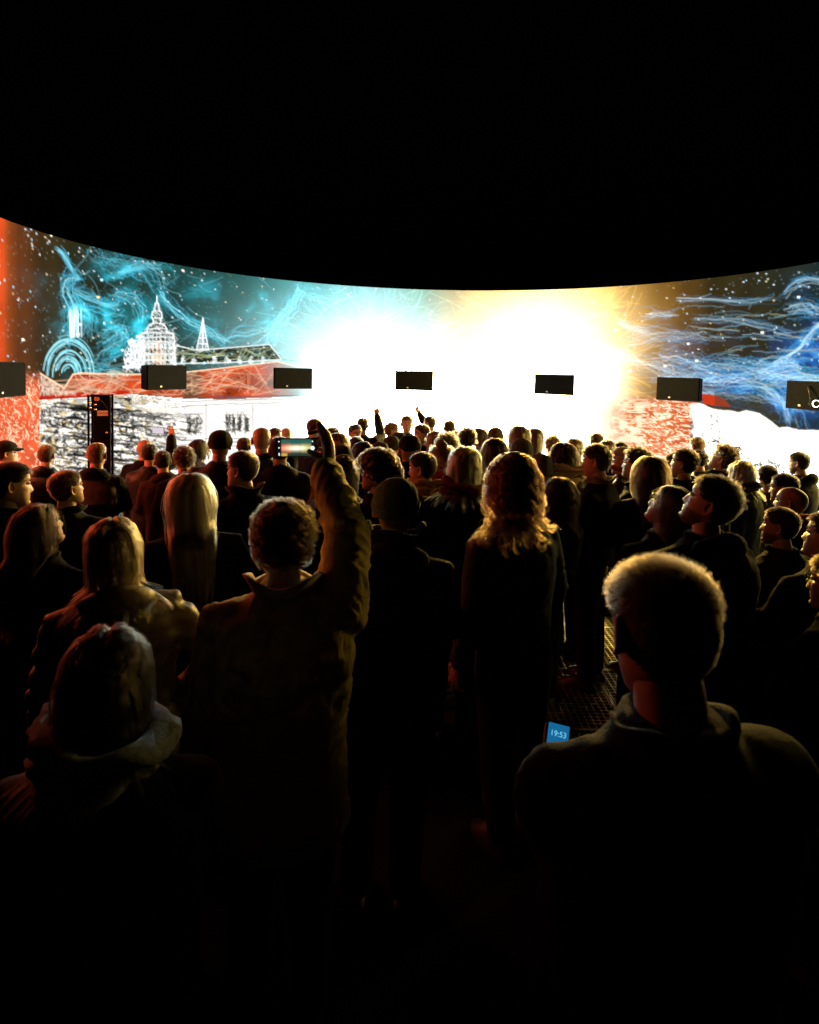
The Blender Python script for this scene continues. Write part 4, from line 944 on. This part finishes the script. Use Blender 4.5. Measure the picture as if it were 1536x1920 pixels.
# ---------------------------------------------------------------- who stands where
K_, N_, G_, Y_, B_, D_, T_, RD = (.006,.006,.007), (.010,.014,.026), (.018,.026,.014), (.09,.088,.08), (.045,.026,.015), (.03,.055,.09), (.13,.095,.06), (.10,.016,.012)
PEOPLE = [
 # x, y of crown, head height (pixels of the photograph), facing (0 = towards the screen, + right), chin up, hair, hair colour, skin, coat colour, label, options
 (10,826,50,75,0,'crop','dark','pale',K_,'person in a black peaked cap in front of the red facade',dict(hat='cap')),
 (88,832,46,25,5,'crop','brown','pale',K_,'short-haired person in a dark hooded jacket between the red and white facades',dict(hood=1)),
 (182,829,50,18,8,'buzz','fair','pale',K_,'shaven-headed person in a tan-yoked jacket before the equipment rack',dict(hood=1,yoke=1)),
 (20,868,86,80,0,'short','black','pale',K_,'black-haired person in profile at the left picture edge, face lit yellow',dict(collar=.05)),
 (126,876,82,58,14,'crop','brown','pale',G_,'young person looking up to the right in a dark green collared jacket',dict(collar=.06,by=25)),
 (74,940,98,72,22,'long','brown','pale',K_,'long-haired person with lit upturned profile at the left',dict(by=40)),
 (213,968,132,-4,2,'bob','fair','pale',T_,'person with short blond bob in a quilted beige jacket, elbow out',dict(style='puffer',hood=1,arms=('down','hip'))),
 (200,1174,226,14,-2,'bob','dark','pale',K_,'dark-backed person with a pale grey scarf in the lower left',dict(scarf=(.42,.46,.48),scarf_size=1.15,ls=.8,arms=('front','front'))),
 (272,822,42,25,5,'bald','dark','pale',K_,'bald person raising a phone before the white facade',dict(arms=('down','up'))),
 (281,834,37,10,5,'crop','black','pale',K_,'small dark-haired head in front of the bald person with raised phone',{}),
 (345,838,52,-10,5,'curly','brown','pale',K_,'person with thick curly hair behind the long blonde hair',dict(hood=1,ls=.6)),
 (305,846,40,-5,0,'crop','black','pale',B_,'person in a reddish lit jacket just left of the thick curly hair',dict(hood=1)),
 (373,823,44,45,0,'wavy','black','pale',K_,'dark-haired person in profile left of the tall beanie wearer',{}),
 (413,810,52,10,4,'bald','black','pale',K_,'tall person in a dark knitted beanie below the drawn windows',dict(hat='beanie',hcol=(.012,.014,.012))),
 (357,884,102,-2,4,'long','blond','pale',K_,'person with long straight blonde hair lit red and yellow',{}),
 (454,843,78,-58,5,'crop','brown','pale',K_,'short-haired person with red-lit face turned left, fur collar',dict(collar=.07,fur=1,by=-20)),
 (458,818,40,20,0,'crop','brown','pale',K_,'brown-haired head just left of the bald pink head',{}),
 (491,800,54,2,2,'bald','brown','pale',N_,'bald pink-lit head with a patterned dark collar left of the raised phone',dict(collar=.06)),
 (516,803,32,120,0,'crop','brown','pale',K_,'small pale face just right of the bald pink head',{}),
 (537,801,32,170,0,'bald','brown','pale',K_,'small bald face looking back, above the raised phone',{}),
 (525,817,58,0,0,'crop','black','pale',K_,'dark person hidden behind the raised phone screen',dict(hood=1,bulk=1.08)),
 (590,783,40,62,5,'crop','brown','mid',K_,'tall washed-out profile directly above the hand holding the phone',{}),
 (607,809,38,10,0,'crop','black','pale',N_,'dark head just right of the hand with the phone',{}),
 (624,800,38,20,8,'short','dark','pale',K_,'tilted dark head between the phone hand and the man with glasses',{}),
 (634,811,46,196,-14,'long','brown','pale',K_,'long brown-haired person looking down, facing the camera',dict(ls=.7)),
 (666,794,38,150,0,'short','dark','pale',K_,'person with a lit face turned back, below the raised dark sleeve',dict(glasses=1)),
 (680,782,34,5,0,'crop','brown','pale',N_,'person by the bright screen with one dark sleeve raised',dict(arms=('down','up'))),
 (668,816,44,-15,0,'crop','black','pale',K_,'dark round head under the man with the lit face turned back',{}),
 (680,826,56,-8,0,'wavy','black','pale',K_,'person with dark shoulder-length hair behind the curly profile',dict(ls=.8)),
 (640,838,52,0,0,'bald','black','pale',K_,'person in a navy knit cap just behind the hairband wearer',dict(hat='beanie',hcol=(.012,.018,.03))),
 (643,854,78,5,0,'wavy','black','pale',K_,'person with dark wavy hair and a pale hairband beside the raised sleeve',dict(band=1)),
 (708,840,88,-62,6,'bigcurl','dark','pale',K_,'person with big curly hair in profile facing left',dict(ls=.6,by=-30)),
 (742,899,116,2,0,'bald','black','pale',K_,'person in a dark grey beanie and black coat in the middle foreground',dict(hat='beanie',hcol=(.045,.05,.047),collar=.10,hood=1)),
 (735,791,36,80,0,'crop','fair','pale',Y_,'pale washed-out head left of the person in the dark jacket facing back',{}),
 (763,778,36,178,0,'crop','fair','pale',G_,'person in a dark jacket facing back towards the camera by the screen',{}),
 (790,794,42,-120,0,'crop','brown','pale',K_,'short-haired person looking back over the shoulder above the flat cap',{}),
 (806,779,31,-60,0,'crop','brown','pale',K_,'small person with a dark raised forearm before the bright screen',dict(arms=('down','up'))),
 (843,787,34,10,0,'crop','brown','pale',K_,'tall thin-necked head alone against the white glow',{}),
 (768,817,58,0,0,'bald','black','pale',G_,'person in a black flat cap and green coat with upturned collar',dict(hat='cap2',hcol=(.010,.012,.012),collar=.08)),
 (734,817,46,-5,0,'bald','black','pale',K_,'person in an olive striped beanie left of the flat cap',dict(hat='beanie',hcol=(.05,.055,.03))),
 (748,811,40,5,0,'bald','black','pale',K_,'person in a teal beanie half hidden behind the olive striped beanie',dict(hat='beanie',hcol=(.02,.05,.05))),
 (712,829,46,-5,0,'bald','black','pale',K_,'person in a brown beanie low behind the big curly profile',dict(hat='beanie',hcol=(.05,.04,.02))),
 (792,849,62,-68,0,'crop','black','tan',K_,'dark-haired person in profile with a yellow scarf',dict(scarf=(.45,.26,.03))),
 (816,806,48,-78,0,'bob','fair','pale',K_,'fair-haired profile facing left above the messy bun',dict(ls=.6,glasses=1)),
 (838,814,52,-5,0,'curly','dark','pale',K_,'round fluffy dark head above the blonde bob',{}),
 (826,832,64,-5,0,'bun','fair','pale',K_,'person with a messy ash-blond bun and red scarf',dict(scarf=(.28,.03,.02),bun=1)),
 (871,836,84,8,0,'bob','blond','pale',K_,'person with a blonde bob, red scarf and black coat with white edge',dict(scarf=(.22,.03,.02),collar=.06,ls=.95,bulk=1.05)),
 (876,803,46,0,0,'curly','dark','pale',K_,'round greenish dark head right of the fluffy dark head',dict(ls=.7)),
 (898,801,40,-60,0,'wavy','brown','pale',G_,'small lit face between the round green head and the straight long hair',{}),
 (857,806,34,0,0,'crop','dark','pale',K_,'tiny dark head just right of the thin-necked head',{}),
 (929,803,38,0,0,'bald','brown','pale',K_,'person in a pale brown cap above the straight green-lit hair',dict(hat='beanie',hcol=(.12,.10,.06))),
 (928,820,64,-4,0,'long','dark','pale',K_,'person with straight green-lit hair left of the auburn curls',dict(ls=.6)),
 (974,797,56,0,0,'bob','fair','pale',K_,'big pale washed-out head in the middle of the yellow glow',{}),
 (978,821,60,0,0,'bald','black','pale',K_,'person in a patterned knit beanie right above the auburn curls',dict(hat='beanie',hcol=(.06,.07,.06))),
 (1003,802,44,5,0,'long','fair','pale',K_,'person with light long hair right of the pale washed-out head',dict(ls=.5)),
 (962,851,118,-12,6,'bigcurl','auburn','pale',D_,'person with big auburn curls and a white hair clip in a denim jacket',dict(clip=1,by=-40,bulk=.9)),
 (1012,852,66,6,0,'bald','grey','pale',Y_,'person in a pale grey knit cap just right of the auburn curls',dict(hat='beanie',hcol=(.22,.21,.2),hood=1)),
 (1036,816,44,0,0,'curly','fair','pale',N_,'light fluffy head right of the light long hair',dict(ls=.6)),
 (1056,827,64,-40,5,'wavy','dark','pale',G_,'person with dark hair and a wide cream scarf, turned left',dict(scarf=(.45,.38,.28),scarf_size=1.3)),
 (1077,821,46,0,0,'bob','blond','pale',K_,'yellow-lit blond head right of the wide cream scarf',{}),
 (1046,888,76,-60,16,'longcurl','dark','pale',G_,'person with long curly hair lit yellow, looking up left with glasses',dict(glasses=1,by=-80,bulk=.80,tilt=8)),
 (1118,810,38,-30,0,'crop','brown','mid',K_,'small brown head above the tall profile with the beige collar',{}),
 (1118,832,68,-74,4,'short','dark','mid',K_,'tall person in profile with a beige-collared black coat',dict(collar=.06,ccol=(.2,.17,.12),by=-45)),
 (1139,824,42,10,0,'long','fair','pale',K_,'light long-haired head just behind the beige-collared coat',dict(ls=.5)),
 (1163,831,32,-80,0,'crop','black','pale',K_,'tiny dark-haired profile before the orange facade',{}),
 (1166,839,44,-80,0,'bald','grey','pale',B_,'person in a white hat and coral scarf before the orange facade',dict(hat='beanie',hcol=(.5,.48,.42),scarf=(.4,.12,.08))),
 (1192,840,64,-74,16,'curly','dark','pale',K_,'curly-haired person looking up left in a black striped jacket',dict(ls=.7,by=-40,collar=.05)),
 (1220,857,66,-15,0,'long','brown','pale',K_,'person with long dark hair edged in gold behind the upturned glasses',dict(by=-10)),
 (1250,861,52,-20,0,'long','fair','pale',K_,'yellow-rimmed blond head right of the gold-edged long hair',dict(ls=.5)),
 (1264,848,44,-70,0,'crop','black','pale',K_,'dark head half hidden left of the man in the open shirt',{}),
 (1282,840,60,-70,8,'short','dark','mid',G_,'dark-haired person in an open shirt with a yellow rim light',dict(collar=.05)),
 (1256,904,96,-74,26,'long','black','pale',K_,'person with sleek dark hair and glasses looking far up',dict(glasses=1,by=-40,ls=.75)),
 (1307,818,38,-45,0,'crop','fair','pale',K_,'fair short-haired face turned left before the drawn columns',{}),
 (1309,843,42,-80,0,'short','black','pale',N_,'dark-haired person in a blue and white jacket under the drawn columns',dict(hood=1)),
 (1354,833,56,-74,22,'curly','brown','pale',G_,'wavy-haired person craning upward in an olive jacket',dict(ls=.8,collar=.06)),
 (1389,862,54,-78,4,'bob','blond','pale',G_,'blonde bobbed person in profile with a dark scarf',dict(scarf=(.06,.055,.03))),
 (1332,888,116,-78,24,'short','black','pale',K_,'large dark bearded person looking up left beside the glasses wearer',dict(beard=.8,by=-50,bulk=1.12,hood=1)),
 (1440,870,50,-25,0,'crop','black','pale',(.24,.235,.2),'person in a pale grey jacket raising a hand before the snowy bank',dict(arms=('up','down'),bulk=1.05)),
 (1498,846,46,-68,0,'crop','black','mid',K_,'dark-haired bearded person standing alone before the snowy bank',dict(beard=.8,hood=1)),
 (1470,886,62,-78,5,'crop','black','mid',K_,'person with red-glinting glasses behind the round smooth head',dict(glasses=1)),
 (1482,911,66,-74,8,'bald','black','mid',K_,'round smooth-headed person with an orange scarf on the right',dict(scarf=(.35,.09,.02))),
 (1462,948,80,-78,6,'crop','dark','mid',G_,'person with a lit nose and beard below the orange scarf',dict(beard=.8,by=-45,reach=(0,(1440,1262,.0),(1394,1236,-.06)))),
 (1552,958,102,-76,10,'short','dark','mid',K_,'face with lit chin cut by the right picture edge',dict(by=-50)),
 (1570,1034,124,-78,4,'short','brown','pale',K_,'pink-lit face with glasses low at the right picture edge',dict(glasses=1,by=-50,reach=(0,(1512,1640,-.02),(1456,1545,-.12)))),
 (1240,1036,300,-30,-10,'crop','dark','pale',K_,'large head of a person with short cropped hair in the right foreground',dict(by=-34,bulk=.96,hero='phone2',ls=1.1,sleeve=1.16)),
 (533,937,164,4,0,'curly','brown','mid',(.62,.49,.15),'person in a khaki corduroy jacket holding a phone up high',dict(ls=.55,style='cord',sleeve=1.22,collar=.07,ccol=(.55,.47,.36),hero='phone1')),
]

class Pp: pass
plist = []
def place(P, depth=None):
    d = ray(P.x, P.y + P.y0 + P.sz*.5); az = math.degrees(math.atan2(d[0], 1.0))
    P.az = az; Rm = head_rot(P.yaw - P.by, P.pitch); P.rm = Rm
    hc = head_to_body(np.zeros((1,3)), Rm)[0]
    rot = -R_(P.by + az); c, s_ = math.cos(rot), math.sin(rot); ox, oy = c*hc[0]-s_*hc[1], s_*hc[0]+c*hc[1]
    if depth is None:
        s = CAM[2] / (hc[2] - d[2]*F*.235/P.sz); s = min(max(s, .87), 1.14)
        depth = (s*hc[2] - CAM[2]) / d[2]
    s = (CAM[2] + d[2]*depth) / hc[2]
    P.s, P.depth, P.rot = s, depth, rot; hp = CAM + d*depth
    P.tilt = R_(P.o.get('tilt', 0 if P.o.get('hero') else ((P.i*37) % 11 - 5)*.5)); P.loc = (hp[0] - s*ox - s*hc[2]*math.sin(P.tilt), hp[1] - s*oy, 0.0)
for i, (x, y, sz, yaw, pitch, hair, hcol, sk, jc, label, o) in enumerate(PEOPLE):
    P = Pp(); P.i = i; P.x, P.y, P.sz, P.yaw, P.pitch, P.hair, P.hcol, P.sk, P.jc, P.label, P.o = x, y, sz, yaw, pitch, hair, hcol, sk, jc, label, o
    P.near = sz >= 74; k = .97 if hair in ('bald','buzz') else (.86 if hair in ('curly','bigcurl') else .91); P.y0 = sz*(1-k)*.55; P.sz = sz*k
    P.by = o.get('by', yaw*.8 if (P.near and abs(yaw) <= 90) else yaw)
    if not P.near: P.pitch = round(pitch/12)*12; P.by = yaw
    place(P); plist.append(P)
def lim(P):
    x, y = P.loc[0]-CX, P.loc[1]-CY
    return math.hypot(x, y) < RR - .32
for it in range(160):
    moved = False
    for a in range(len(plist)):
        for b in range(a+1, len(plist)):
            A, B = plist[a], plist[b]; dx, dy = A.loc[0]-B.loc[0], A.loc[1]-B.loc[1]
            if dx*dx + dy*dy < .40**2:
                moved = True; n_, f_ = (A, B) if A.depth < B.depth else (B, A)
                if n_.depth > 1.3: place(n_, n_.depth*.994)
                if f_.s > .83: place(f_, f_.depth*1.006)
    for P in plist:
        k = 0
        while not lim(P) and P.depth > 3 and k < 60: place(P, P.depth*.995); k += 1; moved = True
    if not moved: break

def to_local(P, q):
    v = np.asarray(q) - np.array(P.loc); c, s_ = math.cos(-P.rot), math.sin(-P.rot)
    return np.array([c*v[0]-s_*v[1], s_*v[0]+c*v[1], v[2]]) / P.s
for P in plist:
    spec = P.o.get('arms')
    if P.o.get('hero') == 'phone1':
        d = P.depth; spec = ('down', (tuple(to_local(P, at(652,1006,d+.18))), tuple(to_local(P, at(613,890,d+.42)))))
    elif P.o.get('hero') == 'phone2':
        d = P.depth; spec = ((tuple(to_local(P, at(1095,1660,d+.18))), tuple(to_local(P, at(1062,1470,d+.52)))), 'front')
    elif P.o.get('reach'):
        sd, e_, w_ = P.o['reach']; q = (tuple(to_local(P, at(e_[0],e_[1],P.depth+e_[2]))), tuple(to_local(P, at(w_[0],w_[1],P.depth+w_[2])))); spec = (q,'down') if sd == 0 else ('down',q)
    elif spec is None:
        spec = [('down','down'), ('pocket','pocket'), ('front','front'), ('down','pocket'), ('cross','cross')][(P.i*7) % 5]
    P.spec = spec; P.arms, P.curls = resolve_arms(spec)
    st = P.o.get('style', 'plain'); bulk = P.o.get('bulk', [1.0,1.04,.96][P.i % 3]); hem = [.78,.70,.82][(P.i//3) % 3]
    if P.near: P.jk = ('j', P.i); P.bk = ('b', P.i)
    else: P.jk = ('j', str(spec), bulk); P.bk = ('b', str(spec), P.pitch); hem = .76
    if P.near: P.hk = ('h', P.i)
    else: P.hk = ('h', P.pitch)
    queue_jacket(P.jk, P.arms, bulk, hem, st, .0125 if P.near else .022, P.o.get('sleeve',1.25 if 'up' in str(P.spec) else 1.0)); queue_body(P.bk, P.arms, P.rm)
queue_trousers(('t',))
RES = run_jobs()

CACHE = {}
def cached(key, fn):
    if key not in CACHE: CACHE[key] = fn()
    return CACHE[key]
def part(name, data, mats, root, color=None):
    o = bpy.data.objects.new(name, data); col.objects.link(o); o.parent = root
    if len(data.materials) == 0:
        for m in mats: data.materials.append(m)
    for k, m in enumerate(mats):
        if data.materials[k] != m: o.material_slots[k].link = 'OBJECT'; o.material_slots[k].material = m
    if color is not None: o.color = (*color, 1.0)
    return o
def build_body(P):
    v, n, vi, ls, lt = RES[P.bk]; m = MB()
    m.v.append(v); m.n = len(v); m.f = [vi[a:a+b].tolist() for a, b in zip(ls, lt)]; m.m = [0]*len(ls)
    tint = [np.concatenate([np.ones((len(v),3)), np.zeros((len(v),1))], 1)]
    hv, hf, hm, ht = HEAD_CACHE[.8 if P.o.get('beard') else 0.0]
    if P.hair == 'bald': ht = ht.copy(); k = len(HV); bw = ht[:k,3]*(HV[:,2] < .045)*(HV[:,1] > .03); ht[:k,3] = np.maximum(bw, .25*SCALP*(HV[:,2] < .06))
    m.add(head_to_body(hv, P.rm), []); b0 = len(v)
    for q, mi in zip(hf, hm): m.f.append([i+b0 for i in q]); m.m.append(mi)
    tint.append(ht)
    for i in (0,1):
        s, e, w = arm_pts(P.arms, i); n0 = m.n; sg = 1 if i else -1
        d = w - e; pn = np.array([-sg*1.0, .25, 0])
        if w[2] > 1.5: pn = np.array([-sg*.3, -1.0, .1])
        elif w[1] > .2: pn = np.array([-sg*.3, -.4, 1.0])
        if P.o.get('hero') == 'phone1' and i == 1:               # right hand closed round the end of the phone
            h0 = P.depth + .50; q = lambda x, y, dd: to_local(P, at(x, y, h0 + dd))
            m.tube([w, q(614,880,-.03), q(618,860,-.012), q(616,838,.004), q(609,815,.012), q(600,800,.016)], [.025,.026,.032,.034,.031,.021], 14, flat=.75)
            m.tube([q(612,828,.012), q(608,806,.024), q(598,797,.028), q(584,803,.024)], [.0125,.011,.0098,.0085], 10)
            m.tube([q(614,838,.018), q(611,816,.030), q(600,808,.032), q(580,812,.026)], [.0125,.011,.0098,.0085], 10)
            m.tube([q(615,848,.018), q(612,828,.032), q(598,822,.032), q(578,826,.026)], [.012,.0105,.0095,.008], 10)
            m.tube([q(614,858,.014), q(611,846,.028), q(598,842,.030), q(582,846,.024)], [.011,.0095,.0085,.0075], 10)
            m.tube([q(609,872,-.022), q(602,862,-.030), q(592,853,-.028), q(580,846,-.016)], [.015,.0135,.0115,.0095], 10)
        else: hand(m, w + d/np.linalg.norm(d)*.03, d, pn, sg if w[2] <= 1.5 else sg, P.curls[i])
        tint.append(np.concatenate([np.ones((m.n-n0,3)), np.zeros((m.n-n0,1))], 1))
    me = m.mesh('body'); t = np.concatenate(tint).astype(np.float32)
    a = me.attributes.new('tint','FLOAT_COLOR','POINT'); a.data.foreach_set('color', t.ravel()); return me
def build_jacket(P):
    v, n, vi, ls, lt = RES[P.jk]; st = P.o.get('style','plain') if P.near else 'plain'
    return mesh_from('jacket', folds(v, n, P.arms, st, P.i*1.7), vi, ls, lt)
def shoe_mesh():
    m = MB(); th = np.arange(14)/14*2*math.pi; rr = []
    for z, s in ((.0,1.0),(.02,1.02),(.05,.95),(.08,.7),(.115,.5)):
        rr.append(np.stack([.05*s*np.cos(th), .045*(1-s)*-1.6+.145*s*np.sin(th)*(1 if s > .9 else .9), np.full(14,z)],1))
    m.rings(rr); return m.mesh('shoe')
SHOE = shoe_mesh(); SHOE.materials.append(M['shoe'])
tv, tn, tvi, tls, tlt = RES[('t',)]; TROUS = mesh_from('trousers', tv + tn*(.008*(fbm(tv[:,0]*8,tv[:,1]*8,tv[:,2]*9,3)-.5))[:,None], tvi, tls, tlt)

for P in plist:
    o = P.o; near = P.near
    root = empty('person', P.loc, P.rot, P.s); P.root = root
    if P.tilt: root.rotation_euler = (Matrix.Rotation(P.tilt, 3, 'Y') @ Matrix.Rotation(P.rot, 3, 'Z')).to_euler()
    tag(root, P.label, 'person', 'people watching the round screen')
    key = (P.bk, P.hk, o.get('beard',0), P.hair == 'bald')
    part('body', cached(('body',)+key, lambda: build_body(P)), [skin_mat(P.sk, P.hcol), M['eye']], root)
    jm = M['nylon'] if o.get('style') == 'puffer' or (P.i % 4 == 1 and not near) else M['cloth']
    jk = part('jacket', cached(('jack', P.jk), lambda: build_jacket(P)), [jm], root, P.jc)
    part('trousers', TROUS, [M['cloth']], root, [(.006,.006,.007),(.008,.010,.018),(.010,.009,.008)][P.i % 3])
    for s in (-1,1):
        sh = part('shoe', SHOE, [M['shoe']], root); sh.location = (s*.1, .045, 0)
    # hair or hat
    if P.hair != 'bald':
        hs, hb = hair_mats(P.hcol)
        cap = part('hair', cached(('cap', P.hair, P.hk, o.get('ls',1.0)), lambda: make_hair_cap(P.hair, P.rm, ls=o.get('ls',1.0)).mesh('hair')), [hb], root)
        if near:
            big = P.sz > 120; n, Kp = {'long':(5200,15),'bob':(5200,12),'bigcurl':(4200,24),'longcurl':(4200,22),'wavy':(4200,14)}.get(P.hair, (5600,7))
            if P.sz > 200: n = 16000
            rad = .00045 if P.sz < 200 else .00022
            cu = make_strands(P.hair, P.rm, n, Kp, P.i, rad, o.get('ls',1.0))
        else:
            n, Kp = {'long':(1300,11),'bob':(1300,9),'wavy':(1200,10),'longcurl':(1200,16),'bigcurl':(1200,16)}.get(P.hair, (1500,5))
            cu = cached(('str', P.hair, P.hk, o.get('ls',1.0)), lambda: make_strands(P.hair, P.rm, n, Kp, P.i, .0011, o.get('ls',1.0)))
        part('hair_strands', cu, [hs], cap)
    if o.get('bun'):
        m = MB(); q = head_to_body(np.array([[0,-.055,.135]]), P.rm)[0]; m.ellipsoid(q, (.042,.042,.036), 16, 10)
        v = m.v[0]; m.v[0] = v + (v-q)*(.5*(fbm(v[:,0]*60,v[:,1]*60,v[:,2]*60,2)-.5))[:,None]*1.4; part('hair_bun', m.mesh('hair_bun'), [hair_mats(P.hcol)[1]], root)
    hat = o.get('hat')
    if hat:
        msk = hat_mask('beanie' if hat == 'beanie' else 'cap'); m = make_hair_cap('x', P.rm, .013 if hat == 'beanie' else .016, mask=msk, lump=.15, rib=44 if hat == 'beanie' else 0)
        hc_ = o.get('hcol', (.010,.010,.010)); hb_ = part('beanie' if hat == 'beanie' else 'cap', m.mesh('hat'), [M['knit'] if hat == 'beanie' else M['cloth']], root, hc_)
        if hat != 'beanie': m = MB(); visor(m, P.rm); part('visor', m.mesh('visor'), [M['cloth']], hb_, hc_)
        else:                                                     # turned-up rim
            m = MB(); th = np.arange(36)/36*2*math.pi; rows = []
            for r_, dz_ in ((.004,.0),(.018,.002),(.021,.02),(.016,.036),(.006,.036)):
                yb = np.sin(th)*(.102+r_)-.004; zb = np.interp(yb,[-.1,0,.09],[-.014,.010,.043])+dz_
                rows.append(head_to_body(np.stack([np.cos(th)*(.0775+r_), yb, zb],1), P.rm))
            m.rings(rows, cap=False); part('rim', m.mesh('rim'), [M['knit']], hb_, hc_)
    if o.get('band'):
        m = MB(); t = np.linspace(-1.5,1.5,20); q = np.stack([.095*np.sin(t), .02+0*t, .028+.108*np.cos(t)],1); m.tube(list(head_to_body(q, P.rm)), [.008]*20, 8); part('hairband', m.mesh('hairband'), [M['knit']], root, (.6,.58,.52))
    if o.get('clip'):
        m = MB(); m.ellipsoid(head_to_body(np.array([[0,-.02,.152]]), P.rm)[0], (.035,.016,.008), 12, 8); part('hair_clip', m.mesh('hair_clip'), [M['label']], root)
    if o.get('glasses'): part('glasses', glasses_mesh(P.rm).mesh('glasses'), [M['glassrim']], root)
    if o.get('scarf'): part('scarf', scarf_mesh(P.i, o.get('scarf_size',1.0)).mesh('scarf'), [M['knit']], root, o['scarf'])
    if near and not (o.get('collar') or o.get('scarf')): part('collar', collar_mesh(P.rm, .034, .008, r=.074, open_front=.3, seed=P.i).mesh('collar'), [M['cloth']], root, P.jc)
    if o.get('collar'): part('collar', collar_mesh(P.rm, o['collar'], .03, open_front=.35, seed=P.i).mesh('collar'), [M['knit'] if o.get('fur') else M['cloth']], root, o.get('ccol', P.jc))
    if o.get('hood'): part('hood', hood_mesh(P.i*.7, o.get('hood_size',1.0)).mesh('hood'), [jm], root, o.get('hoodcol', P.jc))
    if o.get('yoke'):
        v, n, vi, ls, lt = RES[P.jk]; vv = folds(v, n, P.arms, 'plain', P.i*1.7) + n*.004
        keep = [k for k in range(len(ls)) if all(v[i,2] > 1.20 and abs(v[i,0]) < .20 for i in vi[ls[k]:ls[k]+lt[k]])]
        m = MB(); m.add(vv, [vi[ls[k]:ls[k]+lt[k]].tolist() for k in keep]); part('yoke', m.mesh('yoke'), [jm], root, T_)

# ---------------------------------------------------------------- phones
def phone(p, rx, ry, rz, w, h, emit, label, strength=1.0):
    e = empty('smartphone', tuple(p)); e.rotation_euler = (rx, ry, rz); tag(e, label, 'phone')
    m = MB(); m.box((0,0,0), (w,.008,h)); me = m.mesh('case', False); o = obj('case', me, M['black'], e)
    bv = o.modifiers.new('b','BEVEL'); bv.width = .003; bv.segments = 2
    m = MB(); nx, nz_ = 40, 20; xs = np.linspace(-w/2+.004, w/2-.004, nx+1); zs = np.linspace(-h/2+.004, h/2-.004, nz_+1)
    v = [(x,-.0046,z) for z in zs for x in xs]; f = [(r*(nx+1)+c, r*(nx+1)+c+1, (r+1)*(nx+1)+c+1, (r+1)*(nx+1)+c) for r in range(nz_) for c in range(nx)]
    m.add(v, f); me = m.mesh('display', False); cl = np.array([emit(x/w, z/h) for z in zs for x in xs], np.float32)
    a = me.attributes.new('picture','FLOAT_COLOR','POINT'); a.data.foreach_set('color', np.concatenate([cl, np.ones((len(cl),1), np.float32)],1).ravel())
    d = obj('display', me, screen_mat(1.0), e); return e, d
hero = [P for P in plist if P.o.get('hero') == 'phone1'][0]; hd = hero.depth + .50
def pic(u, v):
    if u < -.36 or u > .36: return (.004,.006,.007)
    base = np.array((.02,.04,.03)); k = math.exp(-((v+.02)/.14)**2)
    c = np.array((1.2,1.1,.9))*k*math.exp(-((u)/.24)**2) + (np.array((.9,.22,.05)) if u < -.12 else np.array((.55,.5,.12)))*math.exp(-((v+.02)/.22)**2)*(.35 + .5*(abs(u) > .12))
    if v > .25: c = c*.25 + np.array((.0,.08,.07))
    if v < -.3: c = c*.3 + (np.array((.6,.35,.03)) if u < -.22 else 0)
    return tuple(base + c)
e, d = phone(at(556,839,hd), R_(4), R_(-1.5), R_(4), .165, .078, pic, 'phone held up sideways showing the bright screen picture')
m = MB(); m.tube([(.066,-.0052,-.002),(.066,-.0056,-.002)], [.0085,.0085], 16, round_caps=False); obj('shutter_button', m.mesh('shutter_button', False), mat('button_glow',(1,1,1),.5,emit=(1,1,1),estr=1.2), e)
for x, z in ((.066,.026),(-.07,.026),(-.07,.0),(-.07,-.024),(-.07,-.03)):
    m = MB(); m.tube([(x,-.0052,z),(x,-.0055,z)], [.0028,.0028], 10, round_caps=False); obj('screen_icon', m.mesh('screen_icon', False), bpy.data.materials['button_glow'], e)
hp2 = [P for P in plist if P.o.get('hero') == 'phone2'][0]
e, d = phone(at(1046,1381,hp2.depth+.60), R_(-30), R_(9), R_(-8), .068, .072, lambda u, v: (.008,.13,.30), 'small phone with a blue lit screen and clock low on the right')
fc = bpy.data.curves.new('clock_digits','FONT'); fc.body = '19:53'; fc.size = .021; fc.align_x = 'CENTER'; fc.align_y = 'CENTER'
to = bpy.data.objects.new('tmp', fc); col.objects.link(to); fm = bpy.data.meshes.new_from_object(to.evaluated_get(bpy.context.evaluated_depsgraph_get())); bpy.data.objects.remove(to)
fm.materials.clear(); fo = obj('clock_digits', fm, mat('clock_glow',(.5,.9,1),.5,emit=(.2,.65,.95),estr=1.0), d); fo.location = (0,-.0052,.006); fo.rotation_euler = (R_(90),0,0)
far = [P for P in plist if 'raising a phone' in P.label][0]
e, d = phone(at(297,807,far.depth+.38), R_(5), 0, R_(-15), .15, .075, lambda u, v: (.75,.65,.75), 'small phone raised by the bald person before the facade')
e, d = phone(at(1379,1217,[P for P in plist if 'lit nose and beard' in P.label][0].depth-.08), R_(-30), R_(25), 0, .045, .055, lambda u, v: (.12,.42,.45), 'small pale lit phone behind the large cropped head')
e, d = phone(at(1443,1498,[P for P in plist if 'pink-lit face' in P.label][0].depth-.16), R_(-35), R_(18), R_(10), .06, .12, lambda u, v: (.25,.75,.9) if v > .28 else ((.4,.6,.55) if v < -.25 else (.004,.004,.004)), 'dark phone with cyan and pale lit ends low at the right')
